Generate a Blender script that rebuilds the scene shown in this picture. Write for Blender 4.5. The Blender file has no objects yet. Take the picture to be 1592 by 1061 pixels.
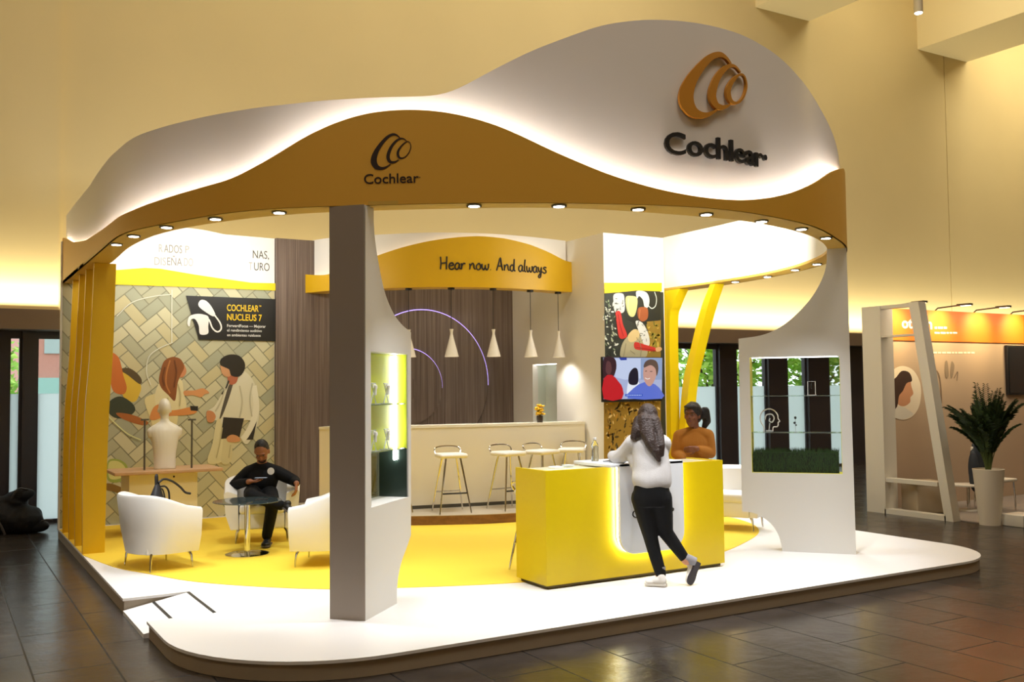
import bpy, bmesh, math, random
from mathutils import Vector, Matrix, geometry, noise
PI = math.pi
SC = bpy.context.scene
COL = SC.collection

# ------------------------------------------------------------------ camera, world, exposure
F_PX, CX, CY, CAM_H = 1514.3, 796.0, 530.5, 1.92
YAW, PITCH, ROLL = 0.5358, 0.04894, 0.01053
_fw = Vector((math.sin(YAW)*math.cos(PITCH), math.cos(YAW)*math.cos(PITCH), math.sin(PITCH)))
_r0 = Vector((math.cos(YAW), -math.sin(YAW), 0)); _d0 = _fw.cross(_r0)
_rt = math.cos(ROLL)*_r0 + math.sin(ROLL)*_d0
_dn = -math.sin(ROLL)*_r0 + math.cos(ROLL)*_d0
cam_data = bpy.data.cameras.new('camera'); cam = bpy.data.objects.new('camera', cam_data); COL.objects.link(cam)
cam_data.sensor_width = 36; cam_data.lens = F_PX/1592*36; cam_data.clip_end = 300
cam.matrix_world = Matrix(((_rt.x, -_dn.x, -_fw.x, 0), (_rt.y, -_dn.y, -_fw.y, 0), (_rt.z, -_dn.z, -_fw.z, CAM_H), (0, 0, 0, 1)))
SC.camera = cam
SC.view_settings.view_transform = 'Standard'; SC.view_settings.look = 'None'
SC.view_settings.gamma = 1; SC.view_settings.use_curve_mapping = False
SC.view_settings.exposure = 0.0
SC.cycles.max_bounces = 8; SC.cycles.diffuse_bounces = 4; SC.cycles.transparent_max_bounces = 12
SC.cycles.sample_clamp_indirect = 4.0
SC.cycles.caustics_reflective = False; SC.cycles.caustics_refractive = False
W = bpy.data.worlds.new('World'); SC.world = W; W.use_nodes = True
W.node_tree.nodes['Background'].inputs[0].default_value = (0.90, 0.96, 1.0, 1)
W.node_tree.nodes['Background'].inputs[1].default_value = 2.7

def srgb(h):
    h = h.lstrip('#'); c = [int(h[i:i+2], 16)/255 for i in (0, 2, 4)]
    return tuple((x/12.92 if x <= .04045 else ((x+.055)/1.055)**2.4) for x in c)

def area_light(name, loc, target, sx, sy, power, col, spread=PI, shape='RECTANGLE'):
    l = bpy.data.lights.new(name, 'AREA'); l.shape = shape; l.size = sx; l.size_y = sy
    l.energy = power; l.color = col; l.spread = spread
    o = bpy.data.objects.new(name, l); COL.objects.link(o); o.location = loc
    d = Vector(target) - Vector(loc); o.rotation_euler = d.to_track_quat('-Z', 'Y').to_euler()
    return o
def spot_light(name, loc, target, power, col, ang, blend=.6, rad=.04, parent=None):
    l = bpy.data.lights.new(name, 'SPOT'); l.energy = power; l.color = col; l.spot_size = ang; l.spot_blend = blend; l.shadow_soft_size = rad
    o = bpy.data.objects.new(name, l); COL.objects.link(o); o.location = loc
    d = Vector(target) - Vector(loc); o.rotation_euler = d.to_track_quat('-Z', 'Y').to_euler()
    return o
WARM = (1.0, .91, .77); WARM2 = (1.0, .86, .62); COOL = (1.0, .96, .90)
# hall ceiling floods, high above the frame
for i, (x, y, w) in enumerate(((-4, 2.5, 300), (5, 2, 330), (14, 2.5, 300), (13, 9, 180), (24, 7, 230))):
    area_light('hall_flood', (x, y, 12.6), (x, y, 0), 3.0, 3.0, w, WARM)
# wall washers under the ceiling
for x, w in ((-2, 60), (5, 120), (11, 150), (18, 265), (26, 330)): area_light('wall_washer', (x, 12.2, 12.4), (x, 16, 6.0), 4.0, .3, w, (1.0, .88, .60))
# unseen fill lights added above the frame to brighten bar, mural and stand
spot_light('bar_fill', (6.6, 8.2, 11.5), (6.8, 12.2, .9), 1100, (1, .95, .86), math.radians(24), .8, .4)
spot_light('mural_fill', (2.6, 9.6, 10.5), (2.9, 14.1, 1.8), 950, (1, .96, .86), math.radians(30), .8, .4)
for x, y in ((3.6, 9.6), (6.2, 9.2)):
    spot_light('stand_fill', (x, y-.5, 11.5), (x, y-.4, 0), 1300, (.74, .87, 1.0), math.radians(46), .7, .5)
# uplights laid on the ledge over the glazing
area_light('ledge_light', (13.0, 15.72, 3.26), (13.0, 15.98, 4.1), 46.0, .10, 850, (1.0, .88, .58))
# booth-inside lights that wash the header boards
area_light('header_wash', (3.0, 12.9, 3.62), (2.9, 14.1, 4.0), 2.2, .08, 26, (1, .98, .92))
area_light('header_wash', (8.95, 10.3, 3.62), (9.0, 11.5, 4.0), .9, .08, 16, (1, .98, .92))
area_light('header_wash', (8.3, 9.0, 3.65), (9.6, 9.6, 3.9), .08, 2.2, 70, (1, .98, .92))
area_light('header_wash', (4.1, 12.9, 3.62), (5.0, 13.6, 3.9),   .8, .08, 7, (1, .98, .92))

# ------------------------------------------------------------------ from the picture to the place
def ray(u, v): return _rt*(u-CX) + _dn*(v-CY) + _fw*F_PX
CAM = Vector((0, 0, CAM_H))
def on_z(u, v, z): d = ray(u, v); return CAM + d*((z-CAM_H)/d.z)
def on_y(u, v, y): d = ray(u, v); return CAM + d*(y/d.y)
def on_x(u, v, x): d = ray(u, v); return CAM + d*(x/d.x)
def on_plane(u, v, p, n):
    d = ray(u, v); p = Vector(p); n = Vector(n); return CAM + d*((p-CAM).dot(n)/d.dot(n))
def at_xy(v, x, y):          # height on the vertical line (x, y) seen at row v
    lo, hi = -1., 16.
    for _ in range(50):
        m = (lo+hi)/2; c = Vector((x, y, m))-CAM
        if CY + F_PX*c.dot(_dn)/c.dot(_fw) > v: lo = m
        else: hi = m
    return lo

# ------------------------------------------------------------------ materials
MATS = {}
def mat(name, col, rough=.5, metal=0., emit=None, estr=1., spec=.5, trans=0., alpha=1., bump=0., bscale=30., var=0., vscale=6., coat=0.):
    if name in MATS: return MATS[name]
    m = bpy.data.materials.new(name); m.use_nodes = True; nt = m.node_tree; b = nt.nodes['Principled BSDF']
    if isinstance(col, str): col = srgb(col)
    b.inputs['Base Color'].default_value = (*col, 1); b.inputs['Roughness'].default_value = rough
    b.inputs['Metallic'].default_value = metal; b.inputs['Specular IOR Level'].default_value = spec
    b.inputs['Transmission Weight'].default_value = trans; b.inputs['Alpha'].default_value = alpha
    b.inputs['Coat Weight'].default_value = coat
    if emit is not None:
        if isinstance(emit, str): emit = srgb(emit)
        b.inputs['Emission Color'].default_value = (*emit, 1); b.inputs['Emission Strength'].default_value = estr
    if var or bump:
        tc = nt.nodes.new('ShaderNodeTexCoord')
        nz = nt.nodes.new('ShaderNodeTexNoise'); nz.inputs['Scale'].default_value = vscale if var else bscale; nz.inputs['Detail'].default_value = 5
        nt.links.new(tc.outputs['Object'], nz.inputs['Vector'])
        if var:
            mx = nt.nodes.new('ShaderNodeMix'); mx.data_type = 'RGBA'
            mx.inputs['A'].default_value = (*[c*(1-var) for c in col], 1); mx.inputs['B'].default_value = (*[min(1, c*(1+var)) for c in col], 1)
            nt.links.new(nz.outputs['Fac'], mx.inputs['Factor']); nt.links.new(mx.outputs['Result'], b.inputs['Base Color'])
        if bump:
            n2 = nt.nodes.new('ShaderNodeTexNoise'); n2.inputs['Scale'].default_value = bscale; n2.inputs['Detail'].default_value = 6
            nt.links.new(tc.outputs['Object'], n2.inputs['Vector'])
            bp = nt.nodes.new('ShaderNodeBump'); bp.inputs['Strength'].default_value = bump; bp.inputs['Distance'].default_value = .02
            nt.links.new(n2.outputs['Fac'], bp.inputs['Height']); nt.links.new(bp.outputs['Normal'], b.inputs['Normal'])
    MATS[name] = m; return m
def wood_mat(name, c1, c2, axis='Z', scale=1., rough=.5):
    m = bpy.data.materials.new(name); m.use_nodes = True; nt = m.node_tree; b = nt.nodes['Principled BSDF']
    tc = nt.nodes.new('ShaderNodeTexCoord'); mp = nt.nodes.new('ShaderNodeMapping')
    s = {'Z': (38, 38, .5), 'X': (.8, 30, 30), 'Y': (30, .8, 30)}[axis]
    mp.inputs['Scale'].default_value = [k*scale for k in s]
    nz = nt.nodes.new('ShaderNodeTexNoise'); nz.inputs['Scale'].default_value = 1.0; nz.inputs['Detail'].default_value = 7; nz.inputs['Roughness'].default_value = .65
    cr = nt.nodes.new('ShaderNodeValToRGB'); cr.color_ramp.elements[0].position = .33; cr.color_ramp.elements[1].position = .68
    cr.color_ramp.elements[0].color = (*srgb(c1), 1); cr.color_ramp.elements[1].color = (*srgb(c2), 1)
    nt.links.new(tc.outputs['Object'], mp.inputs['Vector']); nt.links.new(mp.outputs['Vector'], nz.inputs['Vector'])
    nt.links.new(nz.outputs['Fac'], cr.inputs['Fac']); nt.links.new(cr.outputs['Color'], b.inputs['Base Color'])
    b.inputs['Roughness'].default_value = rough; MATS[name] = m; return m
def thin_glass(name, tint=(1, 1, 1), refl=.07, rough=.02):
    m = bpy.data.materials.new(name); m.use_nodes = True; nt = m.node_tree; nt.nodes.remove(nt.nodes['Principled BSDF'])
    o = nt.nodes['Material Output']; t = nt.nodes.new('ShaderNodeBsdfTransparent'); t.inputs[0].default_value = (*tint, 1)
    g = nt.nodes.new('ShaderNodeBsdfGlossy'); g.inputs['Roughness'].default_value = rough
    lw = nt.nodes.new('ShaderNodeLayerWeight'); lw.inputs[0].default_value = .25
    ma = nt.nodes.new('ShaderNodeMath'); ma.operation = 'MULTIPLY_ADD'; ma.inputs[1].default_value = .6; ma.inputs[2].default_value = refl*.5
    mx = nt.nodes.new('ShaderNodeMixShader')
    nt.links.new(lw.outputs['Fresnel'], ma.inputs[0]); nt.links.new(ma.outputs[0], mx.inputs[0])
    nt.links.new(t.outputs[0], mx.inputs[1]); nt.links.new(g.outputs[0], mx.inputs[2]); nt.links.new(mx.outputs[0], o.inputs[0])
    MATS[name] = m; return m
def frosted(name, col):
    m = bpy.data.materials.new(name); m.use_nodes = True; nt = m.node_tree; nt.nodes.remove(nt.nodes['Principled BSDF'])
    o = nt.nodes['Material Output']; t = nt.nodes.new('ShaderNodeBsdfTranslucent'); t.inputs[0].default_value = (*srgb(col), 1)
    d = nt.nodes.new('ShaderNodeBsdfDiffuse'); d.inputs[0].default_value = (*srgb(col), 1)
    mx = nt.nodes.new('ShaderNodeMixShader'); mx.inputs[0].default_value = .12
    nt.links.new(t.outputs[0], mx.inputs[1]); nt.links.new(d.outputs[0], mx.inputs[2]); nt.links.new(mx.outputs[0], o.inputs[0])
    MATS[name] = m; return m

white = mat('white_lacquer', '#efedea', .38)
white_matt = mat('white_matt', '#f2efe9', .7)
yellow = mat('yellow_lacquer', '#dcae0e', .42); yellow_lit = mat('yellow_brace', '#f0d20c', .42); yellow_f = mat('yellow_fascia', '#e6b040', .45)  # brace yellow brightened to stand in for interior light on the braces
yellow_floor = mat('yellow_carpet', '#f4d03c', .75, bump=.15, bscale=220)
black = mat('black_satin', '#141416', .45)
chrome = mat('chrome', '#d8d8d8', .10, 1.)
steel = mat('brushed_steel', '#9a9a98', .32, 1.)
glass = thin_glass('clear_glass')
led = mat('led_strip', '#ffffff', .5, emit=(1, .97, .92), estr=55)
lens_m = mat('lamp_lens', '#ffffff', .4, emit=(1, .97, .92), estr=14)
ink = mat('black_ink', '#1b1613', .55)

# ------------------------------------------------------------------ mesh collector
class G:
    def __init__(s): s.v = []; s.f = []; s.m = []; s.sm = []
    def add(s, vs, fs, mi=0, smooth=False):
        k = len(s.v); s.v += [Vector(p) for p in vs]
        for f in fs: s.f.append([i+k for i in f]); s.m.append(mi); s.sm.append(smooth)
        return s
    def box(s, x0, x1, y0, y1, z0, z1, mi=0, M=None):
        vs = [Vector((x, y, z)) for z in (z0, z1) for y in (y0, y1) for x in (x0, x1)]
        if M is not None: vs = [M @ p for p in vs]
        return s.add(vs, [(0, 2, 3, 1), (4, 5, 7, 6), (0, 1, 5, 4), (2, 6, 7, 3), (0, 4, 6, 2), (1, 3, 7, 5)], mi)
    def rbox(s, x0, x1, y0, y1, z0, z1, r, mi=0, M=None, seg=3):
        bm = bmesh.new(); bmesh.ops.create_cube(bm, size=1)
        for v in bm.verts: v.co = Vector(((x0+x1)/2+v.co.x*(x1-x0), (y0+y1)/2+v.co.y*(y1-y0), (z0+z1)/2+v.co.z*(z1-z0)))
        bmesh.ops.bevel(bm, geom=bm.edges[:], offset=r, segments=seg, affect='EDGES', profile=.5)
        return s.bm(bm, mi, True, M)
    def bm(s, bm, mi=0, smooth=False, M=None):
        bm.verts.index_update()
        vs = [(M @ v.co) if M is not None else v.co.copy() for v in bm.verts]; fs = [[v.index for v in f.verts] for f in bm.faces]
        bm.free(); return s.add(vs, fs, mi, smooth)
    def poly(s, pts, mi=0): return s.add(pts, [tuple(range(len(pts)))], mi)
    def prism(s, outer, vec, holes=(), mi=0, side=None, smooth=False):
        """flat outline (with holes) extruded by vec"""
        vec = Vector(vec); loops = [[Vector(p) for p in outer]] + [[Vector(p) for p in h] for h in holes]
        allp = [p for l in loops for p in l]
        tris = geometry.tessellate_polygon(loops); n = len(allp)
        s.add(allp + [p+vec for p in allp], [tuple(t) for t in tris] + [tuple(i+n for i in reversed(t)) for t in tris], mi)
        for l in loops:
            c = len(l); s.add(l + [p+vec for p in l], [(i, (i+1) % c, (i+1) % c+c, i+c) for i in range(c)], mi if side is None else side, smooth)
        return s
    def tube(s, pts, r, n=8, mi=0, closed=False, cap=True):
        pts = [Vector(p) for p in pts]; N = len(pts); rs = r if isinstance(r, (list, tuple)) else [r]*N
        rings = []; up = None
        for i, p in enumerate(pts):
            a = pts[(i-1) % N] if (closed or i) else p; b = pts[(i+1) % N] if (closed or i < N-1) else p
            t = (b-a).normalized()
            if up is None: up = t.orthogonal().normalized()
            up = (up - t*up.dot(t)); up = up.normalized() if up.length > 1e-6 else t.orthogonal().normalized()
            w = t.cross(up); rings.append([p + (up*math.cos(2*PI*k/n) + w*math.sin(2*PI*k/n))*rs[i] for k in range(n)])
        vs = [q for g in rings for q in g]; fs = []
        for i in range(N if closed else N-1):
            j = (i+1) % N
            for k in range(n): fs.append((i*n+k, i*n+(k+1) % n, j*n+(k+1) % n, j*n+k))
        if cap and not closed: fs += [tuple(reversed(range(n))), tuple((N-1)*n+k for k in range(n))]
        return s.add(vs, fs, mi, True)
    def lathe(s, prof, c=(0, 0, 0), n=24, mi=0, M=None, sx=1., sy=1.):
        vs = []; fs = []; c = Vector(c)
        for r, z in prof:
            for k in range(n): vs.append(Vector((math.cos(2*PI*k/n)*r*sx, math.sin(2*PI*k/n)*r*sy, z)))
        vs = [(M @ p if M is not None else p)+c for p in vs]; m = len(prof)
        for i in range(m-1):
            for k in range(n): fs.append((i*n+k, i*n+(k+1) % n, (i+1)*n+(k+1) % n, (i+1)*n+k))
        if prof[0][0] > 1e-5: fs.append(tuple(reversed(range(n))))
        if prof[-1][0] > 1e-5: fs.append(tuple((m-1)*n+k for k in range(n)))
        return s.add(vs, fs, mi, True)
    def ell(s, c, rad, mi=0, M=None, u=14, v=9):
        bm = bmesh.new(); bmesh.ops.create_uvsphere(bm, u_segments=u, v_segments=v, radius=1)
        D = Matrix.Diagonal((*rad, 1)); T = Matrix.Translation(Vector(c)) @ ((M or Matrix.Identity(4)).to_4x4()) @ D
        return s.bm(bm, mi, True, T)
    def map(s, fn): s.v = [Vector(fn(p)) for p in s.v]; return s
    def mesh(s, name, mats):
        me = bpy.data.meshes.new(name); me.from_pydata([tuple(p) for p in s.v], [], s.f)
        for m in (mats if isinstance(mats, (list, tuple)) else [mats]): me.materials.append(m)
        me.polygons.foreach_set('material_index', s.m); me.polygons.foreach_set('use_smooth', s.sm)
        bm = bmesh.new(); bm.from_mesh(me); bmesh.ops.remove_doubles(bm, verts=bm.verts[:], dist=1e-5)
        bmesh.ops.recalc_face_normals(bm, faces=bm.faces[:]); bm.to_mesh(me); bm.free()
        me.validate(); me.update(); return me
def tagit(o, label=None, cat=None, group=None, kind=None):
    if label: o['label'] = label
    if cat: o['category'] = cat
    if group: o['group'] = group
    if kind: o['kind'] = kind
    return o
def obj(name, g, mats, parent=None, label=None, cat=None, group=None, kind=None, loc=None, rz=0, sharp=True):
    me = g.mesh(name, mats) if isinstance(g, G) else g
    if sharp and any(p.use_smooth for p in me.polygons): me.set_sharp_from_angle(angle=math.radians(38))
    o = bpy.data.objects.new(name, me); COL.objects.link(o)
    if parent is not None: o.parent = parent
    if loc is not None: o.location = loc
    o.rotation_euler.z = rz
    return tagit(o, label, cat, group, kind)
def thing(name, loc, label, cat, group=None, rz=0, kind=None):
    o = bpy.data.objects.new(name, None); COL.objects.link(o); o.empty_display_size = .1
    o.location = loc; o.rotation_euler.z = rz; return tagit(o, label, cat, group, kind)
def dup(o, parent=None):
    c = o.copy(); COL.objects.link(c)
    if parent is not None: c.parent = parent
    for ch in list(o.children): dup(ch, c)
    return c
def local(o, pts):            # world points into a thing's frame (before the depsgraph has run)
    M = Matrix.Translation(o.location) @ o.rotation_euler.to_matrix().to_4x4(); I = M.inverted()
    return [I @ Vector(p) for p in pts]
def catmull(P, n=8, closed=False):
    P = [Vector(p) for p in P]; out = []; N = len(P)
    for i in range(N if closed else N-1):
        p1, p2 = P[i], P[(i+1) % N]
        p0 = P[(i-1) % N] if (closed or i) else p1*2-p2; p3 = P[(i+2) % N] if (closed or i+2 < N) else p2*2-p1
        for k in range(n):
            t = k/n; out.append(.5*((2*p1)+(p2-p0)*t+(2*p0-5*p1+4*p2-p3)*t*t+(3*p1-p0-3*p2+p3)*t**3))
    if not closed: out.append(P[-1])
    return out
def text_g(s, size, ext=.002, spacing=1., shear=0., bold=0., align='LEFT'):
    c = bpy.data.curves.new('t', 'FONT'); c.body = s; c.size = size; c.extrude = ext; c.space_character = spacing; c.shear = shear; c.offset = bold; c.align_x = align
    c.resolution_u = 4
    o = bpy.data.objects.new('t', c); COL.objects.link(o); bpy.context.view_layer.update()
    me = bpy.data.meshes.new_from_object(o.evaluated_get(bpy.context.evaluated_depsgraph_get()))
    g = G(); g.add([v.co.copy() for v in me.vertices], [tuple(p.vertices) for p in me.polygons])
    bpy.data.objects.remove(o); bpy.data.curves.remove(c); bpy.data.meshes.remove(me); return g
def frame_map(o, ax, ay, az=None):
    o, ax, ay = Vector(o), Vector(ax), Vector(ay); az = ax.cross(ay) if az is None else Vector(az)
    return lambda p: o + ax*p.x + ay*p.y + az*p.z
# ------------------------------------------------------------------ the hall
def slate_floor():
    m = bpy.data.materials.new('slate_tiles'); m.use_nodes = True; nt = m.node_tree; b = nt.nodes['Principled BSDF']; L = nt.links
    tc = nt.nodes.new('ShaderNodeTexCoord'); mp = nt.nodes.new('ShaderNodeMapping'); mp.inputs['Rotation'].default_value = (0, 0, PI/2); mp.inputs['Location'].default_value = (.3, -.09, 0)
    L.new(tc.outputs['Object'], mp.inputs['Vector'])
    br = nt.nodes.new('ShaderNodeTexBrick'); L.new(mp.outputs['Vector'], br.inputs['Vector'])
    br.inputs['Scale'].default_value = 1.0; br.inputs['Brick Width'].default_value = 1.2; br.inputs['Row Height'].default_value = .52
    br.inputs['Mortar Size'].default_value = .007; br.inputs['Mortar Smooth'].default_value = .2; br.inputs['Bias'].default_value = 0
    br.inputs['Color1'].default_value = (*srgb('#453f3b'), 1); br.inputs['Color2'].default_value = (*srgb('#393431'), 1); br.inputs['Mortar'].default_value = (*srgb('#161413'), 1)
    nz = nt.nodes.new('ShaderNodeTexNoise'); nz.inputs['Scale'].default_value = 1.6; nz.inputs['Detail'].default_value = 8; nz.inputs['Roughness'].default_value = .65
    L.new(tc.outputs['Object'], nz.inputs['Vector'])
    cr = nt.nodes.new('ShaderNodeValToRGB'); cr.color_ramp.elements[0].position = .3; cr.color_ramp.elements[1].position = .72
    cr.color_ramp.elements[0].color = (.55, .52, .5, 1); cr.color_ramp.elements[1].color = (1.35, 1.3, 1.25, 1); L.new(nz.outputs['Fac'], cr.inputs['Fac'])
    mx = nt.nodes.new('ShaderNodeMix'); mx.data_type = 'RGBA'; mx.blend_type = 'MULTIPLY'; mx.inputs['Factor'].default_value = 1
    L.new(br.outputs['Color'], mx.inputs['A']); L.new(cr.outputs['Color'], mx.inputs['B']); L.new(mx.outputs['Result'], b.inputs['Base Color'])
    n2 = nt.nodes.new('ShaderNodeTexNoise'); n2.inputs['Scale'].default_value = 5; n2.inputs['Detail'].default_value = 9; n2.inputs['Roughness'].default_value = .6; L.new(tc.outputs['Object'], n2.inputs['Vector'])
    rr = nt.nodes.new('ShaderNodeMapRange'); rr.inputs['To Min'].default_value = .13; rr.inputs['To Max'].default_value = .30; L.new(n2.outputs['Fac'], rr.inputs['Value']); ra = nt.nodes.new('ShaderNodeMath'); ra.operation = 'MULTIPLY_ADD'; ra.inputs[1].default_value = .25; L.new(br.outputs['Fac'], ra.inputs[0]); L.new(rr.outputs['Result'], ra.inputs[2]); L.new(ra.outputs[0], b.inputs['Roughness'])
    ad = nt.nodes.new('ShaderNodeMath'); ad.operation = 'MULTIPLY_ADD'; ad.inputs[1].default_value = -.2; L.new(br.outputs['Fac'], ad.inputs[0]); L.new(n2.outputs['Fac'], ad.inputs[2])
    bp = nt.nodes.new('ShaderNodeBump'); bp.inputs['Strength'].default_value = .4; bp.inputs['Distance'].default_value = .012; L.new(ad.outputs[0], bp.inputs['Height']); L.new(bp.outputs['Normal'], b.inputs['Normal'])
    b.inputs['Specular IOR Level'].default_value = .25
    return m
plaster = mat('cream_plaster', '#d8c697', .85, var=.05, vscale=.7, bump=.05, bscale=60)
plaster_side = mat('cream_plaster_side', '#d3be95', .85)
bronze = mat('brown_fascia', '#7a6654', .6, var=.08, vscale=1.5)
dark_col = mat('dark_column', '#3a3539', .35)
HX0, HX1, HY0, HY1, HZ = -12., 36., -9., 16., 13.
obj('floor', G().box(HX0, HX1, HY0, HY1+.4, -.2, 0), slate_floor(), kind='structure')
g = G(); g.box(HX0, HX1, HY0, HY1, HZ, HZ+.2); obj('ceiling', g, plaster_side, kind='structure')
obj('wall_left', G().box(HX0-.2, HX0, HY0, HY1, 0, HZ), plaster_side, kind='structure')
obj('wall_right', G().box(HX1, HX1+.2, HY0, HY1, 0, HZ), plaster_side, kind='structure')
obj('wall_front', G().box(HX0, HX1, HY0-.2, HY0, 0, HZ), plaster_side, kind='structure')
# upper back wall, a wider bay stands 9 cm proud left of the stand; a joint line runs up at the right
g = G(); g.box(1.58, 22.90, HY1, HY1+.35, 3.0, HZ); g.box(22.93, HX1, HY1, HY1+.35, 3.0, HZ); g.box(22.90, 22.93, HY1+.03, HY1+.35, 3.0, HZ)
g.box(HX0, 1.58, HY1-.10, HY1+.35, 3.0, HZ)
obj('wall_back', g, plaster, kind='structure')
g = G(); g.box(HX0, HX1, HY1-.42, HY1+.1, 2.85, 3.14); obj('trim_ledge', g, bronze, kind='structure')
for i, (x0, x1) in enumerate(((16.1, 17.85), (21.85, 23.9), (27.8, 29.8), (10.3, 12.1), (4.5, 6.3))):
    if i > 2: continue
    obj('ceiling_beam', G().box(x0, x1, HY0, HY1, 10.62, HZ), mat('beam_uplit_cream', '#e9dcb6', .85), kind='structure')  # cream lightened to stand in for light on the undersides
# glazing: dark columns, panes clear above and filmed below
colx = [(-3.0, -2.6), (-1.2, -.8), (.45, .93), (1.12, 1.30), (2.9, 3.3), (5.0, 5.4), (7.1, 7.5), (9.2, 9.6), (11.2, 11.6), (13.2, 13.6), (14.80, 15.30), (16.27, 16.87), (17.55, 18.25), (18.87, 19.5), (20.6, 21.2), (22.4, 23.0), (24.2, 24.8), (26.0, 26.6), (28.0, 28.6), (30.5, 31), (33, 33.5)]
for x0, x1 in colx:
    obj('pillar', G().box(x0, x1, HY1+.02, HY1+.16, 0, 2.9), dark_col, kind='structure')
film = frosted('window_film', '#dde5e4'); pane_m = thin_glass('window_glass', (.93, .97, .95), .05)
edges = [HX0] + [k for c in colx for k in c] + [HX1]
for i in range(0, len(edges), 2):
    a, b = edges[i], edges[i+1]
    if b < -2 or a > 24: 
        obj('wall_back_side', G().box(a, b, HY1+.05, HY1+.25, 0, 2.9), dark_col, kind='structure'); continue
    w = obj('window_%d' % (i//2+1), G().box(a, b, HY1+.10, HY1+.20, 0, .05).box(a, b, HY1+.10, HY1+.20, 2.74, 2.9).box(a, a+.04, HY1+.10, HY1+.2, .05, 2.74).box(b-.04, b, HY1+.10, HY1+.2, .05, 2.74), dark_col, kind='structure')
    obj('clear_pane', G().box(a, b, HY1+.14, HY1+.15, 1.92, 2.76), pane_m, w); obj('filmed_pane', G().box(a, b, HY1+.14, HY1+.15, .03, 1.92), film, w)

# outside: paved ground, low wall, trees, a brick house beyond the left window
obj('ground', G().box(-40, 90, HY1+.42, 75, -.25, -.05), mat('outdoor_paving', '#8f938c', .9, var=.1, vscale=.5), kind='structure')
leaf_a = mat('leaf_green', '#8fc646', .6); leaf_b = mat('leaf_light', '#bce26a', .6); bark = mat('bark', '#4a3a2c', .9, bump=.4, bscale=25)
def tree_meshes(seed):
    rnd = random.Random(seed); t = G(); pts = [(0, 0, 0), (.05, .02, .7), (-.04, .05, 1.4), (.03, 0, 2.2), (0, 0, 4.0)]
    t.tube(pts, [.14, .11, .10, .08, .02], 9)
    for k in range(7):
        a = rnd.uniform(0, 2*PI); h = rnd.uniform(1.0, 2.6); r = rnd.uniform(.8, 1.6)
        t.tube([(0, 0, h), (math.cos(a)*r*.5, math.sin(a)*r*.5, h+.5), (math.cos(a)*r, math.sin(a)*r, h+rnd.uniform(.6, 1.3))], [.06, .04, .015], 6)
    c = G()
    for k in range(2600):
        d = Vector((rnd.gauss(0, 1), rnd.gauss(0, 1), rnd.gauss(0, 1))).normalized()*(rnd.random()**.4)
        q = Vector((d.x*2.0, d.y*2.0, 3.1+d.z*2.1)); q += Vector((noise.noise(q*1.3), noise.noise(q*1.3+Vector((9, 0, 0))), 0))*.6
        u = Vector((rnd.uniform(-1, 1), rnd.uniform(-1, 1), rnd.uniform(-.6, .6))).normalized(); w = u.orthogonal().normalized()
        s = rnd.uniform(.09, .17)
        c.add([q-u*s, q+w*s*.5, q+u*s, q-w*s*.5], [(0, 1, 2, 3)], rnd.randint(0, 1))
    return t.mesh('trunk', bark), c.mesh('crown', [leaf_a, leaf_b])
TM = [tree_meshes(s) for s in (3, 8)]
tl = ['green street tree seen over the film of the leftmost window', 'green street tree beyond the window between the leaning yellow brace and the right display case', 'green street tree seen through the shelves of the right display case']
for i, (x, y, s) in enumerate(((0.35, 24.0, .72), (19.0, 20.8, 1.0), (23.5, 21.2, 1.0))):
    o = thing('street_tree', (x, y, -.05), tl[i], 'tree', 'trees outside the hall', rz=i*1.3); o.scale = (s, s, s)
    for nm, me in zip(('trunk', 'crown'), TM[i % 2]):
        c = bpy.data.objects.new(nm, me); COL.objects.link(c); c.parent = o
hb = thing('brick_house', (1.3, 33, -.05), 'red brick house across the street beyond the left window', 'building')
obj('wall', G().box(1.0, 9, 0, 6, 0, 7), mat('house_brick', '#c98d84', .9, var=.1, vscale=8), hb)
for k in range(3): obj('window', G().box(1.6+k*2.2, 2.7+k*2.2, -.04, .02, 3.2, 4.8), mat('house_glass', '#aebfc8', .3), hb)
obj('garage_front', G().box(1.0, 9, -.25, 0, 0, 2.45), mat('house_teal', '#9fc9c9', .8), hb)
# hanging hall spotlight
sp = on_y(1428, 20, 12.0); hs = thing('hall_spotlight', sp, 'cylindrical ceiling spotlight glowing beside the right ceiling beam', 'lamp')
obj('housing', G().lathe([(0, .42), (.085, .42), (.085, 0), (.07, 0), (.07, .02), (0, .02)], n=20), mat('lamp_grey', '#b5a88c', .5), hs)
obj('stem', G().tube([(0, 0, .42), (0, 0, HZ-sp.z)], .012), mat('lamp_grey', '#b5a88c', .5), hs)
obj('lens', G().lathe([(0, -.012), (.068, -.012), (.068, .015)], n=20), lens_m, hs)

# ------------------------------------------------------------------ stand platform
P = .135
def rounded(pts, n=10):
    """outline with rounded corners: (x, y, r)"""
    out = []; N = len(pts)
    for i, (x, y, r) in enumerate(pts):
        p = Vector((x, y)); a = Vector(pts[i-1][:2]); b = Vector(pts[(i+1) % N][:2])
        if r <= 0: out.append(p); continue
        da, db = (a-p).normalized(), (b-p).normalized(); th = da.angle(db); t = r/math.tan(th/2)
        c = p + (da+db).normalized()*(r/math.sin(th/2)); s = p+da*t; e = p+db*t
        a0 = math.atan2(s.y-c.y, s.x-c.x); a1 = math.atan2(e.y-c.y, e.x-c.x); d = (a1-a0+PI) % (2*PI)-PI
        out += [Vector((c.x+r*math.cos(a0+d*k/n), c.y+r*math.sin(a0+d*k/n))) for k in range(n+1)]
    return out
pf = rounded([(1.44, 14.32, 0), (1.44, 9.08, 0), (2.0, 9.08, 0), (2.0, 8.09, 0), (1.46, 8.09, 0), (1.46, 6.18, 1.25), (9.78, 6.18, .85), (9.78, 14.32, 0)], 14)
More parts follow.
